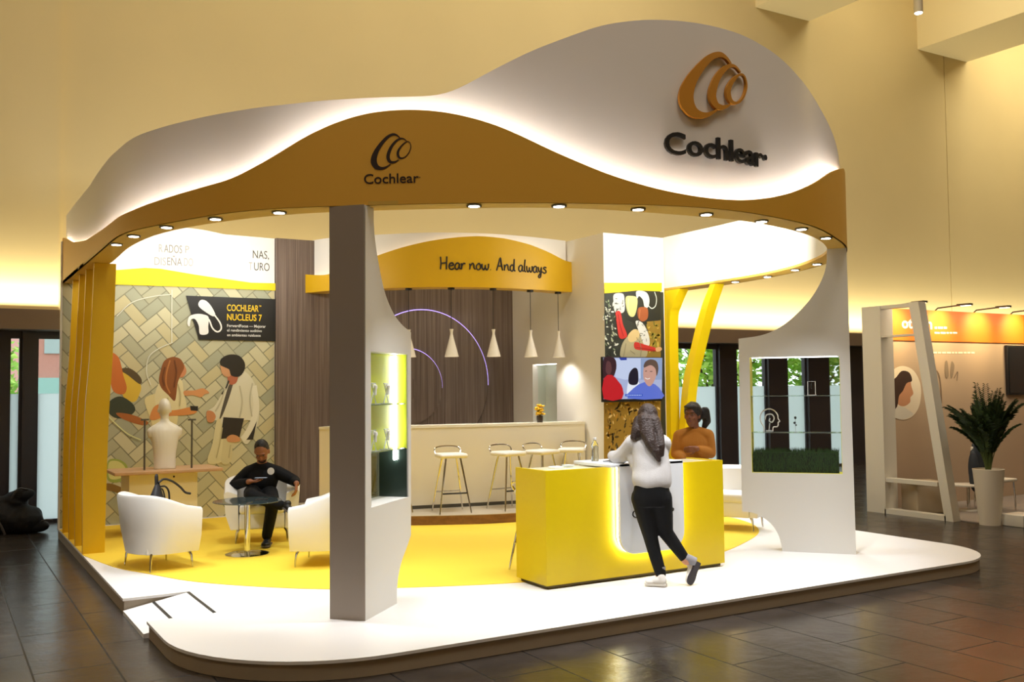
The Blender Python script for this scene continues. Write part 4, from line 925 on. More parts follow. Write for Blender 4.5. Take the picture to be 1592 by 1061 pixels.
hl = [d*hs0+Vector((0, 0, hz1)), d*hs1+Vector((0, 0, hz1)), d*hs1+Vector((0, 0, hz0)), d*hs0+Vector((0, 0, hz0))]
TH = .26
obj('body', G().prism(ol, n_*TH, [hl]), case_white, t)
g = G(); e = .004
for a, b_, z0, z1 in ((hs0, hs0+e, hz0, hz1), (hs1-e, hs1, hz0, hz1), (hs0, hs1, hz0, hz0+e)): quadbox(d, n_, a, b_, .02, TH-.005, z0, z1, 0, g)
obj('reveal_lining', g, mat('lime_lining', '#e2dd4a', .45), t, label='yellow lining of the opening')
obj('light_tube', quadbox(d, n_, hs0+.02, hs1-.02, .03, .05, hz1-.012, hz1-.004), mat('led_soft', '#ffffff', .5, emit=(1, .98, .94), estr=6), t)
sv = [(on_plane(1236, v, p0, n_)-p0).z for v in (616, 673.5)]
for z in sv: obj('shelf', quadbox(d, n_, hs0+.003, hs1-.003, .02, TH-.02, z-.004, z+.004), mat('shelf_glass', '#dff0ea', .08, trans=.85), t)
# lower shelf: glass-like head outline and small beads; upper: framed device; floor: artificial grass box
def case_pt(u, v, off): q = on_plane(u, v, p0+n_*off, n_); return q
hd = case_pt(1197, 673, .12); hd.z = P+sv[1]+.0045
ht = thing('head_model', hd, 'clear and white outline model of a head on the lower glass shelf', 'model', rz=math.atan2(-d.y, -d.x)); s = .215
prof = [(-.30, 0), (-.28, .22), (-.42, .45), (-.46, .75), (-.34, 1.02), (-.05, 1.15), (.22, 1.08), (.40, .85), (.42, .66), (.50, .52), (.42, .46), (.42, .34), (.36, .24), (.18, .22), (.14, 0)]
pts = catmull([(x*s, 0, z*s+.005) for x, z in prof], 4)
g = G(); g.tube(pts, .007, 8); g.tube([p+Vector((0, .03, 0)) for p in pts], .004, 6)
obj('outline', g, dev_w, ht)
g = G().tube(catmull([(-.25*s, .015, .62*s), (-.15*s, .015, .86*s), (.1*s, .015, .9*s), (.22*s, .015, .7*s), (.12*s, .015, .5*s), (-.02*s, .015, .56*s), (.02*s, .015, .7*s)], 5), .008, 8).tube([(-.05*s, .015, .02), (0, .015, .45*s)], .006, 8).tube([(-.2*s, .015, .01), (.1*s, .015, .01)], .008, 8)
obj('ear_model', g, acr, ht)
q = case_pt(1237, 673, .12); q.z = P+sv[1]+.0045; bd = thing('sample_rod', q, 'small black sample pieces on a clear rod beside the head model', 'product sample')
obj('rod', G().tube([(0, 0, 0), (0, 0, .16)], .003, 6).lathe([(.02, 0), (.02, .004), (0, .004)], n=14), acr, bd)
obj('beads', G().ell((0, 0, .155), (.013, .013, .016)).ell((-.012, 0, .10), (.013, .013, .014)).ell((.008, 0, .075), (.009, .009, .011)), black, bd)
q = case_pt(1262, 616, .12); q.z = P+sv[0]+.0045; fr = thing('framed_device', q, 'small clear frame holding a black device on the upper glass shelf', 'product stand', rz=math.atan2(-d.y, -d.x))
obj('frame', G().box(-.05, .05, -.03, .03, 0, .006).tube([(-.04, 0, .006), (-.04, 0, .15), (.04, 0, .15), (.04, 0, .006)], .004, 6), dev_w, fr); obj('device', G().ell((0, 0, .10), (.012, .012, .03)), black, fr); obj('hanger', G().tube([(0, 0, .13), (0, 0, .15)], .002, 5), black, fr)
q = on_plane(1235, 736, p0+n_*.05, n_); q.z = P+hz0+e
gb = thing('grass_box', q, 'box of dark artificial grass in the bottom of the right case', 'planter', rz=0)
ga, gc = hs0+.035-(q-p0).dot(d)+((q-p0).dot(d)-(q-p0).dot(d)), hs1-.012-(q-p0).dot(d); ga = hs0+.035-(q-p0).dot(d)
gh = on_plane(1235, 698, p0+n_*.05, n_).z-q.z
obj('soil_block', quadbox(d, n_, ga, gc, 0, .16, 0, gh*.82), mat('grass_dark', '#1b2616', .9), gb)
rnd = random.Random(7); g = G()
for k in range(2600):
    ss, tt = rnd.uniform(ga, gc), rnd.uniform(.0, .16); face = rnd.random() < .55
    if face: base = d*ss+n_*(-.001)+Vector((0, 0, rnd.uniform(.0, gh*.8))); tip = base+n_*(-rnd.uniform(.004, .014))+d*rnd.uniform(-.012, .012)+Vector((0, 0, rnd.uniform(.03, .06)))
    else: base = d*ss+n_*tt+Vector((0, 0, gh*.8)); tip = base+d*rnd.uniform(-.015, .015)+n_*rnd.uniform(-.01, .01)+Vector((0, 0, rnd.uniform(.03, gh*.25+.01)))
    w = d*.0022; g.add([base-w, base+w, tip], [(0, 1, 2)], 0)
o = obj('blades', g, mat('grass_blade', '#2f4a1f', .7), gb); o['kind'] = 'stuff'

# ------------------------------------------------------------------ reception counter
KX0, KX1, KY0, KY1, KZ0, KZ1 = 4.69, 6.79, 7.34, 7.86, P, 1.185
cn = thing('reception_counter', ((KX0+KX1)/2, KY0, P), 'yellow reception counter with glowing white centre panel', 'counter'); b = Vector(cn.location)
ky = mat('counter_yellow', '#d8bb0c', .32)
g = G(); g.box(KX0-b.x, KX1-b.x, 0, .03, .035, KZ1-P).box(KX0-b.x, KX0-b.x+.03, .03, KY1-KY0, .035, KZ1-P).box(KX1-b.x-.03, KX1-b.x, .03, KY1-KY0, .035, KZ1-P).box(KX0-b.x+.03, KX1-b.x-.03, .03, KY1-KY0-.03, .035, .06)
obj('body', g, ky, cn)
obj('plinth', G().box(KX0-b.x+.03, KX1-b.x-.03, .03, KY1-KY0-.03, .006, .035), mat('plinth_dark', '#5a4a22', .6), cn)
obj('top', G().box(KX0-b.x+.03, KX1-b.x-.03, .03, KY1-KY0-.02, KZ1-P-.05, KZ1-P-.012), mat('counter_top_pale', '#f3ecc8', .15), cn)
PYF = KY0-.085
x0, x1 = on_y(964, 780, PYF).x, on_y(1063, 780, PYF).x; zb_ = on_y(1010, 859, PYF).z
up = rounded([(x0, 1.215, 0), (x0, zb_, .17), (x1, zb_, .17), (x1, 1.215, 0)], 10)
obj('centre_panel', G().prism([Vector((p.x-b.x, PYF-b.y, p.y-P)) for p in up], (0, .035, 0)), mat('panel_white', '#eceef2', .35), cn, label='white centre panel rounded at the bottom corners')
su = rounded([(x0+.012, 1.20, 0), (x0+.012, zb_+.012, .165), (x1-.012, zb_+.012, .165), (x1-.012, 1.20, 0)], 10)
obj('light_strip', G().tube([(p.x-b.x, PYF-b.y+.055, p.y-P) for p in su], .011, 8), mat('led_counter', '#ffffff', .5, emit=(1, 1, .80), estr=26), cn, label='white light strip around the centre panel')
obj('desk_slab', G().rbox(x0-.10-b.x, x1+.0-b.x, PYF-b.y, KY1-KY0, KZ1-P+.0, KZ1-P+.032, .006), mat('panel_white', '#eceef2', .3), cn, label='raised white slab on top')
a_ = on_y(983, 806, PYF); c_ = on_y(1047, 804, PYF); zc = on_y(983, 793, PYF).z
g = text_g('Cochlear', 1., .002, 1., 0, 0.); xs = [p.x for p in g.v]; xa, xb = min(xs), max(xs); kx = (c_.x-a_.x-.05)/(xb-xa); kz = (zc-a_.z)/.73
g.map(lambda p: Vector((a_.x+(p.x-xa)*kx-b.x, PYF-b.y-.002-p.z, a_.z+p.y*kz-P)))
g.lathe([(.012, -.002), (.012, .002), (.018, .002), (.018, -.002), (.012, -.002)], (c_.x-b.x-.01, PYF-b.y-.002, a_.z+(zc-a_.z)*.6-P), 14, M=Matrix.Rotation(PI/2, 4, 'X'))
obj('panel_lettering', g, ink, cn)
ZT = KZ1-.012
def on_top(u, v, z=ZT): q = on_z(u, v, z); return q
q = on_top(833, 726); pp = thing('paper_pad', (q.x+.05, min(q.y+.12, KY1-.2), ZT), 'small white note pad at the left end of the yellow counter', 'note pad', rz=.2)
obj('pages', G().rbox(-.06, .06, -.045, .045, 0, .018, .004), mat('paper', '#f6f4ee', .7), pp); obj('clip', G().box(-.02, .02, .036, .05, .0, .022), steel, pp)
q = on_top(862, 725); cr_ = thing('card_dish', (q.x+.04, min(q.y+.08, KY1-.15), ZT), 'small clear dish of cards beside the note pad', 'dish', rz=0)
obj('dish', G().lathe([(0, 0), (.05, 0), (.065, .02), (.062, .02), (.048, .005), (0, .005)], n=24), acr, cr_); obj('cards', G().box(-.03, .03, -.02, .02, .006, .022, M=Matrix.Rotation(.4, 4, 'Z')), mat('paper', '#f6f4ee', .7), cr_)
q = on_top(910, 719); le = obj('leaflet_stack', G().rbox(-.075, .075, -.06, .06, 0, .022, .006), mat('paper', '#f6f4ee', .7), None, 'white stack of leaflets left of the raised white slab', 'leaflets', loc=(q.x, KY0+.24, ZT), rz=.15)
q = on_z(946, 713, KZ1+.032); hp = thing('bottle', (x0+.02, KY0+.33, KZ1+.032), 'clear plastic bottle standing on the raised white slab', 'bottle')
obj('body', G().lathe([(0, 0), (.034, 0), (.036, .03), (.033, .08), (.036, .13), (.03, .165), (.014, .19), (.014, .205), (0, .205)], n=20), mat('bottle_clear', '#eef6f6', .06, trans=.9), hp); obj('cap', G().lathe([(0, .206), (.017, .206), (.017, .228), (0, .228)], n=16), dev_w, hp)
tb = thing('tablet', (x0+.16, KY0+.16, KZ1+.032), 'grey tablet lying by the visitor on the white slab', 'tablet', rz=.3)
obj('case', G().rbox(-.12, .12, -.085, .085, 0, .012, .005), mat('tablet_grey', '#9a9ca0', .35), tb); obj('screen', G().box(-.105, .105, -.072, .072, .012, .0128), mat('tablet_glass', '#20242a', .1), tb)

# ------------------------------------------------------------------ lounge furniture
leather = mat('white_leather', '#efece6', .42, bump=.03, bscale=90)
def armchair(loc, rz, label):
    t = thing('armchair', loc, label, 'armchair', 'white tub armchairs', rz); t.scale = (1.04, .87, 1.02)
    path = [Vector((-.375, -.33, 0)), Vector((-.375, -.15, 0))] + [Vector((-.375*math.cos(a), .0+.36*math.sin(a), 0)) for a in [PI*k/22 for k in range(0, 23)]] + [Vector((.375, -.15, 0)), Vector((.375, -.33, 0))]
    nn = len(path); vs = []; 
    for i, p in enumerate(path):
        tg = (path[min(i+1, nn-1)]-path[max(i-1, 0)]).normalized(); o_ = Vector((-tg.y, tg.x, 0))   # outward
        f = max(0., min(1., (p.y+.33)/.62)); f = f*f*(3-2*f); h = .60+.15*f; th = .145
        sec = [(-.045-.03, .165), (-.02, h*.55), (.0+.02*f, h-.035), (-.012+.02*f, h-.01), (-.04+.02*f, h), (-.075+.02*f, h-.008), (-th+.02*f, h-.04), (-th-.01, .42), (-th-.015, .165)]
        for a, z in sec: vs.append(p+o_*(a+.04)+Vector((0, 0, z)))
    m = 9; fs = [(i*m+k, i*m+(k+1) % m, (i+1)*m+(k+1) % m, (i+1)*m+k) for i in range(nn-1) for k in range(m)]
    fs += [tuple(reversed(range(m))), tuple((nn-1)*m+k for k in range(m))]
    obj('shell', G().add(vs, fs, 0, True), leather, t)
    obj('seat_base', G().rbox(-.25, .25, -.33,   .25, .16, .34, .02), leather, t)
    obj('seat_cushion', G().rbox(-.248, .248, -.345, .22, .335, .445, .035), leather, t)
    for sx in (-1, 1):
        for sy in (-1, 1):
            obj('leg', G().tube([(sx*.25, sy*.22-.03, .175), (sx*.275, sy*.245-.03, .12), (sx*.285, sy*.255-.03, .002)], [.022, .013, .009], 8), chrome, t)
    return t
ZF = P+.006
armchair((1.985, 10.52, ZF), math.radians(104), 'white tub armchair with black bag, seen from behind at left')
armchair((3.42, 11.68, ZF), math.radians(-17), 'white tub armchair the seated man sits in')
armchair((3.53, 9.78, ZF), math.radians(-122), 'white tub armchair partly hidden by the left display case')
armchair((8.72, 9.22, ZF), math.radians(-60), 'white tub armchair between yellow counter and right display case')
tq = Vector((2.98, 10.74, ZF)); tt = thing('coffee_table', tq, 'round glass-topped side table with chrome pedestal in front of the man', 'table')
obj('base', G().lathe([(0, 0), (.235, 0), (.235, .008), (.20, .016), (.03, .022), (0, .022)], n=40), chrome, tt)
obj('column', G().lathe([(.032, .02), (.032, .555), (.06, .56), (.06, .572), (0, .572)], n=20), chrome, tt)
obj('glass_top', G().lathe([(0, .573), (.365, .573), (.37, .578), (.365, .585), (0, .585)], n=48), mat('smoked_glass', '#3d4a4c', .05, alpha=.72), tt)
obj('phone', G().rbox(-.035, .035, -.07, .07, 0, .009, .004), black, None, 'dark phone lying on the round glass table', 'phone', loc=(tq.x+.14, tq.y-.05, ZF+.586), rz=1.1)
# black handbag resting in the first chair
hb_ = thing('handbag', (2.00, 10.58, ZF+.447), 'black handbag with looped strap on the left armchair', 'bag', rz=math.radians(60))
bg = mat('bag_black', '#1d1d24', .55, bump=.1, bscale=60)
g = G(); prof = [(.0, .0), (.15, .01), (.17, .10), (.13, .24), (.07, .34), (.03, .40), (0, .41)]; g.lathe(prof, n=20, sx=1., sy=.5)
obj('body', g.map(lambda p: p+Vector((noise.noise(p*9)*.015, noise.noise(p*9+Vector((5, 0, 0)))*.012, 0))), bg, hb_)
st_ = obj('strap', G().tube(catmull([(-.02, -.02, .40), (.06, -.05, .43), (.16, -.1, .40), (.24, -.16, .33), (.28, -.20, .27), (.33, -.24, .25)], 6), .012, 8).tube(catmull([(0, -.03, .36), (.08, -.06, .35), (.13, -.08, .28), (.14, -.08, .12)], 6), .010, 8).tube(catmull([(.16, .05, .06), (.2, .06, .28), (.26, .03, .30), (.29, 0, .12)], 6), .008, 8), bg, hb_)
obj('handle', G().tube(catmull([(-.03, 0, .38), (-.035, 0, .46), (-.01, 0, .475), (.0, 0, .40)], 5), .014, 8), bg, hb_)

# display stand with mannequin bust
DY = 12.75
a_ = on_y(201, 740, DY); c_ = on_y(307, 740, DY); zt = on_y(255, 731, DY).z; dx = (a_.x+c_.x)/2
ds = thing('display_stand', (dx, DY+.3, ZF), 'pale display stand with overhanging board near the left back corner', 'display stand')
hw = (c_.x-a_.x)/2
obj('body', G().box(-hw, hw, -.3, .3, 0, zt-ZF-.04), mat('stand_cream', '#f0e6c4', .5), ds)
a2 = on_y(178, 727, DY-.1); c2 = on_y(343, 722, DY+.2)
obj('top_board', G().rbox(a2.x-dx, c2.x-dx-.05, -.42, .34, zt-ZF-.04, zt-ZF, .006), mat('board_wood', '#c9a27c', .45), ds)
obj('keyhole', G().lathe([(0, -.004), (.012, -.004), (.012, .002)], (.12, -.301, zt-ZF-.09), 14, M=Matrix.Rotation(PI/2, 4, 'X')), black, ds)
for u in (224.5, 298):
    x = on_y(u, 727, DY+.1).x; zr = on_y(u, 653, DY+.1).z-ZF
    rd = obj('rod', G().tube([(x-dx, -.2, zt-ZF), (x-dx, -.2, zr)], .012, 8), mat('rod_grey', '#6e6a62', .4, .6), ds)
    obj('bracket', G().box(x-dx-.045, x-dx+.045, -.23, -.17, zr-.01, zr+.012), mat('rod_grey', '#6e6a62', .4, .6), rd)
def remesh(name, build, m, parent, voxel=.008, smooth=6, label=None, mats=None):
    me0 = build.mesh('tmp', m); o = bpy.data.objects.new('tmp', me0); COL.objects.link(o)
    r = o.modifiers.new('r', 'REMESH'); r.mode = 'VOXEL'; r.voxel_size = voxel; r.use_smooth_shade = True
    s_ = o.modifiers.new('s', 'SMOOTH'); s_.factor = .5; s_.iterations = smooth
    bpy.context.view_layer.update()
    me = bpy.data.meshes.new_from_object(o.evaluated_get(bpy.context.evaluated_depsgraph_get())); me.name = name
    bpy.data.objects.remove(o); bpy.data.meshes.remove(me0)
    me.materials.clear(); me.materials.append(m)
    for p in me.polygons: p.use_smooth = True; p.material_index = 0
    return obj(name, me, m, parent, label, sharp=False)
def limb(g, chain, n=12):
    """tapered chain of (point, radius) as overlapping closed pieces"""
    for (p, r) in chain: g.ell(p, (r, r, r), 0, None, n, 8)
    for (p, r), (q, s) in zip(chain, chain[1:]):
        p, q = Vector(p), Vector(q)
        if (q-p).length > 1e-4: g.tube([p, q], [r, s], n)
    return g
def ell(g, c, rad, fwd=(0, 1, 0), up=(0, 0, 1)):
    f = Vector(fwd).normalized(); u = Vector(up); u = (u-f*u.dot(f)).normalized(); x = f.cross(u)
    M = Matrix((x, f, u)).transposed(); g.ell(c, rad, 0, M, 18, 12); return g
def trunk(g, secs, fwd, n=22, sub=4):
    """smooth body section by section: (centre, half width, half depth)"""
    f = Vector(fwd); f.z = 0; f.normalize(); x = Vector((f.y, -f.x, 0))
    cs = catmull([s_[0] for s_ in secs], sub); rs = catmull([(s_[1], s_[2], 0) for s_ in secs], sub); vs = []; m = len(cs)
    for c, r in zip(cs, rs): vs += [c+x*math.cos(2*PI*k/n)*r.x+f*math.sin(2*PI*k/n)*r.y for k in range(n)]
    fs = [(i*n+k, i*n+(k+1) % n, (i+1)*n+(k+1) % n, (i+1)*n+k) for i in range(m-1) for k in range(n)]
    fs += [tuple(reversed(range(n))), tuple((m-1)*n+k for k in range(n))]
    return g.add(vs, fs, 0, True)
def hand(g, wrist, direc, palm_n, s=1., curl=.5, side=1):
    """palm and five bent fingers; direc points from wrist to fingertips, palm_n out of the palm, side = thumb side"""
    w = Vector(wrist); d_ = Vector(direc).normalized(); n_ = Vector(palm_n); n_ = (n_-d_*n_.dot(d_)).normalized(); x = d_.cross(n_)*side
    c = w+d_*.055*s
    for k in (-1, -.33, .33, 1): limb(g, [(w+x*k*.018*s, .016*s), (w+d_*.085*s+x*k*.030*s, .0125*s)], 8)
    for k, L_ in ((-1, .062), (-.33, .078), (.33, .084), (1, .072)):
        b0 = w+d_*.088*s+x*k*.030*s; L2 = L_*s; a1 = curl*.7; a2 = curl*1.5; a3 = curl*2.1
        p1 = b0+(d_*math.cos(a1)+n_*math.sin(a1))*L2*.45; p2 = p1+(d_*math.cos(a2)+n_*math.sin(a2))*L2*.32; p3 = p2+(d_*math.cos(a3)+n_*math.sin(a3))*L2*.25
        limb(g, [(b0, .0098*s), (p1, .009*s), (p2, .0082*s), (p3, .007*s)], 8)
    t0 = w+d_*.025*s+x*.022*s; t1 = t0+(d_*.6+x*.75+n_*.25).normalized()*.042*s; t2 = t1+(d_*.9+x*.25+n_*.35).normalized()*.034*s
    limb(g, [(t0, .013*s), (t1, .0105*s), (t2, .0085*s)], 8); return g
# bust seen from behind
bt = on_y(258, 727, DY+.1); bz = zt
bu = thing('mannequin_bust', (bt.x, DY+.18, bz), 'white headed mannequin torso on the display stand, back to the hall', 'mannequin'); bu.scale = (.92, .95, 1)
g = G(); sc = .97
V_ = lambda x, y, z: Vector((x, y, z))*sc
trunk(g, [(V_(0, 0, .0), .155*sc, .10*sc), (V_(0, 0, .06), .150*sc, .10*sc), (V_(0, 0, .2), .155*sc, .10*sc), (V_(0, .005, .36), .185*sc, .115*sc), (V_(0, .01, .48), .215*sc, .11*sc), (V_(0, .015, .545), .20*sc, .09*sc), (V_(0, .02, .59), .12*sc, .07*sc), (V_(0, .02, .63), .062*sc, .058*sc), (V_(0, .025, .70), .055*sc, .055*sc)], (0, 1, 0))
limb(g, [((-.195*sc, .01, .49*sc), .05*sc), ((-.19*sc, .01, .44*sc), .045*sc)]); limb(g, [((.195*sc, .01, .49*sc), .05*sc), ((.19*sc, .01, .44*sc), .045*sc)])
g.v = [Vector((p.x, p.y, max(p.z, .0))) for p in g.v]
obj_b = remesh('torso', g, mat('mannequin_white', '#f1ede0', .3), bu, .010, 8)
g = G(); ell(g, (0, .03, .78*sc+.02), (.082, .10, .118)); ell(g, (0, .06, .70*sc+.02), (.06, .07, .07)); ell(g, (0, .125, .765*sc), (.014, .02, .025)); ell(g, (-.083, .03, .74*sc+.02), (.012, .022, .032)); ell(g, (.083, .03, .74*sc+.02), (.012, .022, .032))
limb(g, [((0, .02, .665*sc), .058*sc), ((0, .02, .72*sc), .056*sc)])
remesh('head', g, MATS['mannequin_white'], bu, .008, 5)

# black bags heaped by the left window
bk = thing('backpack', (1.02, 15.10, 0), 'black backpack and coat heaped on the floor by the left window', 'bag')
blk = mat('nylon_black', '#131318', .7, bump=.15, bscale=40)
g = G()
for c, r in (((-.10, .1, .22), (.26, .2, .25)), ((.10, 0, .18), (.24, .22, .2)), ((-.02, .1, .42), (.17, .16, .16)), ((.06, .02, .53), (.15, .11, .09)), ((-.2, .1, .42), (.09, .09, .1)), ((.24, -.05, .09), (.16, .13, .09))): ell(g, c, r)
g.v = [Vector((p.x, p.y, max(p.z, .0)))+Vector((noise.noise(p*7), noise.noise(p*7+Vector((3, 3, 3))), 0))*.03 for p in g.v]
remesh('body', g, blk, bk, .018, 3)
obj('strap', G().tube(catmull([(-.30, -.06, .40), (-.26, -.14, .25), (-.20, -.18, .12), (-.16, -.2, .02)], 6), .016, 8).tube(catmull([(.12, -.05, .6), (.0, -.1, .62), (-.08, -.08, .5)], 6), .012, 8).tube(catmull([(.24, -.12, .14), (.34, -.16, .18), (.42, -.2, .17)], 6), .01, 8), mat('strap_grey', '#4a4440', .6), bk)
# ------------------------------------------------------------------ neighbouring stand at the right
BX, BY = 12.24, 10.02
pw = mat('frame_white', '#d9d2c2', .5)
nf = thing('portal_frame', (BX, 9.35, 0), 'white portal frame with a slanted front post at the neighbouring stand', 'frame')
zt = 3.11; g = G()
g.prism([(0, .40, 0), (0, .74, 0), (0, .74, zt), (0, .40, zt)], (.28, 0, 0))
obj('rear_post', g, pw, nf)
obj('slanted_post', G().prism([(0, -.72, .0), (0, -.585, .0), (0, -.10, zt+.01), (0, -.265, zt+.01)], (.16, 0, 0)), pw, nf)
obj('top_beam', G().prism([(0.02, -.12, zt-.05), (0.02, .42, zt-.05), (0.02, .42, zt), (0.02, -.12, zt)], (.14, 0, 0)), pw, nf)
obj('bottom_beam', G().prism([(0.0, -.60, 0), (0.0, .42, 0), (0.0, .42, .07), (0.0, -.60, .07)], (.16, 0, 0)), pw, nf)
obj('mid_beam', G().prism([(0.02, -.47, .47), (0.02, .42, .47), (0.02, .42, .53), (0.02, -.47, .53)], (.12, 0, 0)), pw, nf)
obj('upper_shelf', G().prism([(0.02, -.18, 2.63), (0.02, .42, 2.63), (0.02, .42, 2.66), (0.02, -.18, 2.66)], (.14, 0, 0)), pw, nf)
nw = thing('neighbour_wall', (14.5, BY, 0), 'beige picture wall with orange header at the neighbouring stand', 'wall panel'); b = Vector(nw.location)
obj('panel', G().box(BX+.29-14.5, 4.5, 0, .1, 0, zt), mat('beige_print', '#b79f86', .6), nw)
og = mat('orange_header', '#ee7420', .5)
a_ = on_y(1372, 529, BY).z
obj('header', G().box(BX+.29-14.5, 4.5, -.02, 0, a_, zt), og, nw)
obj('wing', G().box(2.6, 2.66, -1.2, -.02, 0, zt), mat('beige_print', '#b79f86', .6), nw)
words('oticon', 1402, 510, 1449, 17, BY-.022, wht, nw, 'header_lettering', bold=.03)
def small_print(name, u0, u1, v, h, y, m, seed):
    """a line of print too small to read in the photograph: short word-length strokes"""
    r_ = random.Random(seed); g = G(); u = u0; bb = Vector(nw.location)
    while u < u1:
        w = r_.uniform(3, 8); a, c = on_y(u, v, y), on_y(min(u+w, u1), v-h, y); g.box(a.x-bb.x, c.x-bb.x, y-.002-bb.y, y-bb.y, a.z-bb.z, c.z-bb.z); u += w+1.6
    obj(name, g, m, nw)
small_print('header_small_print', 1453, 1472, 511.5, 3.2, BY-.022, wht, 1); small_print('header_small_print', 1453, 1488, 519, 2.4, BY-.022, wht, 2)
small_print('wall_small_print', 1445, 1515, 550, 2.6, BY-.003, mat('print_cream', '#efe3cc', .6), 3)
# round portrait
PMATS = []; PCOL = {}; lay[0] = 0; pr = G()
def pm(hexc):
    if hexc not in PCOL: PCOL[hexc] = len(PMATS); PMATS.append(mat('print_'+hexc[1:], hexc, .6))
    return PCOL[hexc]
ZA = lambda L: [(1320+x/2.526, 430+y/2.526) for x, y in L]
blob(pr, ZA([(210, 352), (250, 368), (275, 410), (282, 460), (272, 515), (245, 552), (205, 563), (165, 545), (145, 505), (140, 450), (150, 400), (175, 365)]), '#e9dcc6', BY, 5)
blob(pr, ZA([(160, 520), (200, 510), (240, 530), (250, 545), (205, 562), (168, 545)]), '#d8d2c6', BY)
blob(pr, ZA([(195, 390), (235, 390), (243, 430), (251, 460), (240, 475), (238, 495), (215, 510), (190, 500), (185, 450)]), '#c58f6c', BY)
blob(pr, ZA([(180, 400), (205, 372), (235, 378), (246, 410), (225, 420), (210, 450), (195, 470), (188, 510), (170, 525), (152, 500), (145, 450), (155, 410)]), '#3a251d', BY)
pr.map(lambda p: p-b); obj('portrait', pr, PMATS, nw, label='oval portrait print of a woman in profile with a ponytail')
pr = G(); PMATS = []; PCOL = {}
for L in ([(375, 340), (385, 335), (390, 390), (378, 395)], [(400, 335), (412, 350), (405, 395), (396, 390)]): blob(pr, ZA(L), '#8c7a66', BY)
stroke(pr, ZA([(325, 380), (340, 370), (355, 400), (362, 495), (350, 495), (345, 410)]), '#7d6a58', BY, .025)
stroke(pr, ZA([(410, 400), (425, 375), (422, 410)]), '#7d6a58', BY, .018)
pr.map(lambda p: p-b); obj('device_print', pr, PMATS, nw)
a_ = on_y(1566, 537, BY-.06); c_ = on_y(1640, 613, BY-.06)
ntv = thing('wall_screen', ((a_.x+c_.x)/2, BY-.06, c_.z), 'dark wall screen at the right edge beside the potted palm', 'television'); hw = (c_.x-a_.x)/2
obj('case', G().rbox(-hw, hw, 0, .055, 0, a_.z-c_.z, .006), black, ntv); obj('screen', G().box(-hw+.03, hw-.03, -.004, 0, .03, a_.z-c_.z-.03), mat('screen_dark', '#10161d', .12), ntv)
fl = ['arm lamp over the orange header behind the portal frame', 'arm lamp over the orange header right of the slanted post', 'arm lamp over the orange header above the palm', 'arm lamp over the orange header at the right edge']
for k, (u, v) in enumerate(((1405, 478), (1475, 480), (1535, 484), (1592, 488))):
    q = on_y(u-18, v, BY); x = q.x
    lt = thing('arm_lamp', (x, BY+.04, zt), fl[k], 'lamp', 'arm lamps on the neighbouring stand')
    obj('arm', G().tube([(0, 0, 0), (0, -.05, .04), (0, -.50, .06)], .012, 6), mat('lamp_dark', '#4a4038', .5), lt)
    obj('head', G().box(-.05, .05, -.64, -.42, .045, .075), MATS['lamp_dark'], lt); obj('lens', G().box(-.035, .035, -.62, -.48, .040, .046), mat('lamp_warm', '#ffffff', .4, emit=(1, .8, .5), estr=8), lt)
    spot_light('arm_lamp_beam', (x, BY-.50, zt+.03), (x, BY, zt-.32), 105, (1, .76, .36), math.radians(95), .9, .05)
area_light('neighbour_wall_fill', (14.6, BY-.55, zt), (14.6, BY, 2.2), 4.0, .1, 22, (1, .80, .55))  # unseen strip light added to brighten the wall below the header
area_light('neighbour_fill', (14.2, 8.6, 3.0), (14.2, 9.6, 0), 2.5, .4, 9, WARM2)
# low platform of that stand, stool, side table, coat stand
obj('neighbour_floor', G().box(BX+.17, 19, 8.3, BY, 0, .012), mat('neighbour_carpet', '#8e8378', .9), None, 'low greyish floor carpet of the neighbouring stand', 'carpet')
q = on_z(1411, 800, .02); cu = thing('cube_stool', (12.74, 9.46, .013), 'beige upholstered cube stool inside the portal frame', 'stool', rz=-.45)
obj('body', G().rbox(-.24, .24, -.24, .24, .01, .44, .03), mat('pouf_beige', '#a8977c', .8, bump=.1, bscale=80), cu); obj('cushion', G().rbox(-.245, .245, -.245, .245, .40, .47, .03), MATS['pouf_beige'], cu)
pt = on_z(1534, 817, 0); pl = thing('potted_palm', (pt.x+.08, pt.y+.0, 0), 'tall palm in a tapered white planter at the right edge', 'potted plant')
obj('planter', G().lathe([(0, 0), (.135, 0), (.20, .74), (.205, .755), (.19, .76), (.185, .70), (0, .70)], n=40), mat('planter_white', '#ddd2bd', .4), pl)
rnd = random.Random(21); st_g = G(); fr_g = G()
for k in range(52):
    a = k*2.399; el = rnd.uniform(.08, .72); L_ = rnd.uniform(.85, 1.32); pts = []; h0 = .70
    for j in range(15):
        f = j/14; rr = L_*.55*el*f**1.6+.025+.03*f; zz = h0+L_*(1.02*f-.50*el*f**2.4)
        pts.append(Vector((math.cos(a)*rr, math.sin(a)*rr, zz)))
    st_g.tube(pts, [.008-.0065*j/14 for j in range(15)], 5)
    cr = Vector((-math.sin(a), math.cos(a), 0))
    for j in range(5, 15):
        for s_ in (-1, 1):
            for e_ in (0, .33, .66):
                p = pts[j].lerp(pts[j-1], e_); t_ = (pts[j]-pts[j-1]).normalized(); ll = .20*(1.05-abs(j-9)/8)*rnd.uniform(.8, 1.15)
                d1 = (t_*.8+cr*s_*.62+Vector((0, 0, .12))).normalized(); tip = p+d1*ll+Vector((0, 0, -.45*ll)); mid = p+d1*ll*.5+Vector((0, 0, -.05*ll)); w_ = d1.cross(Vector((0, 0, 1))).normalized()*.0065
                fr_g.add([p, mid+w_, tip, mid-w_], [(0, 1, 2), (0, 2, 3)], rnd.randint(0, 1))
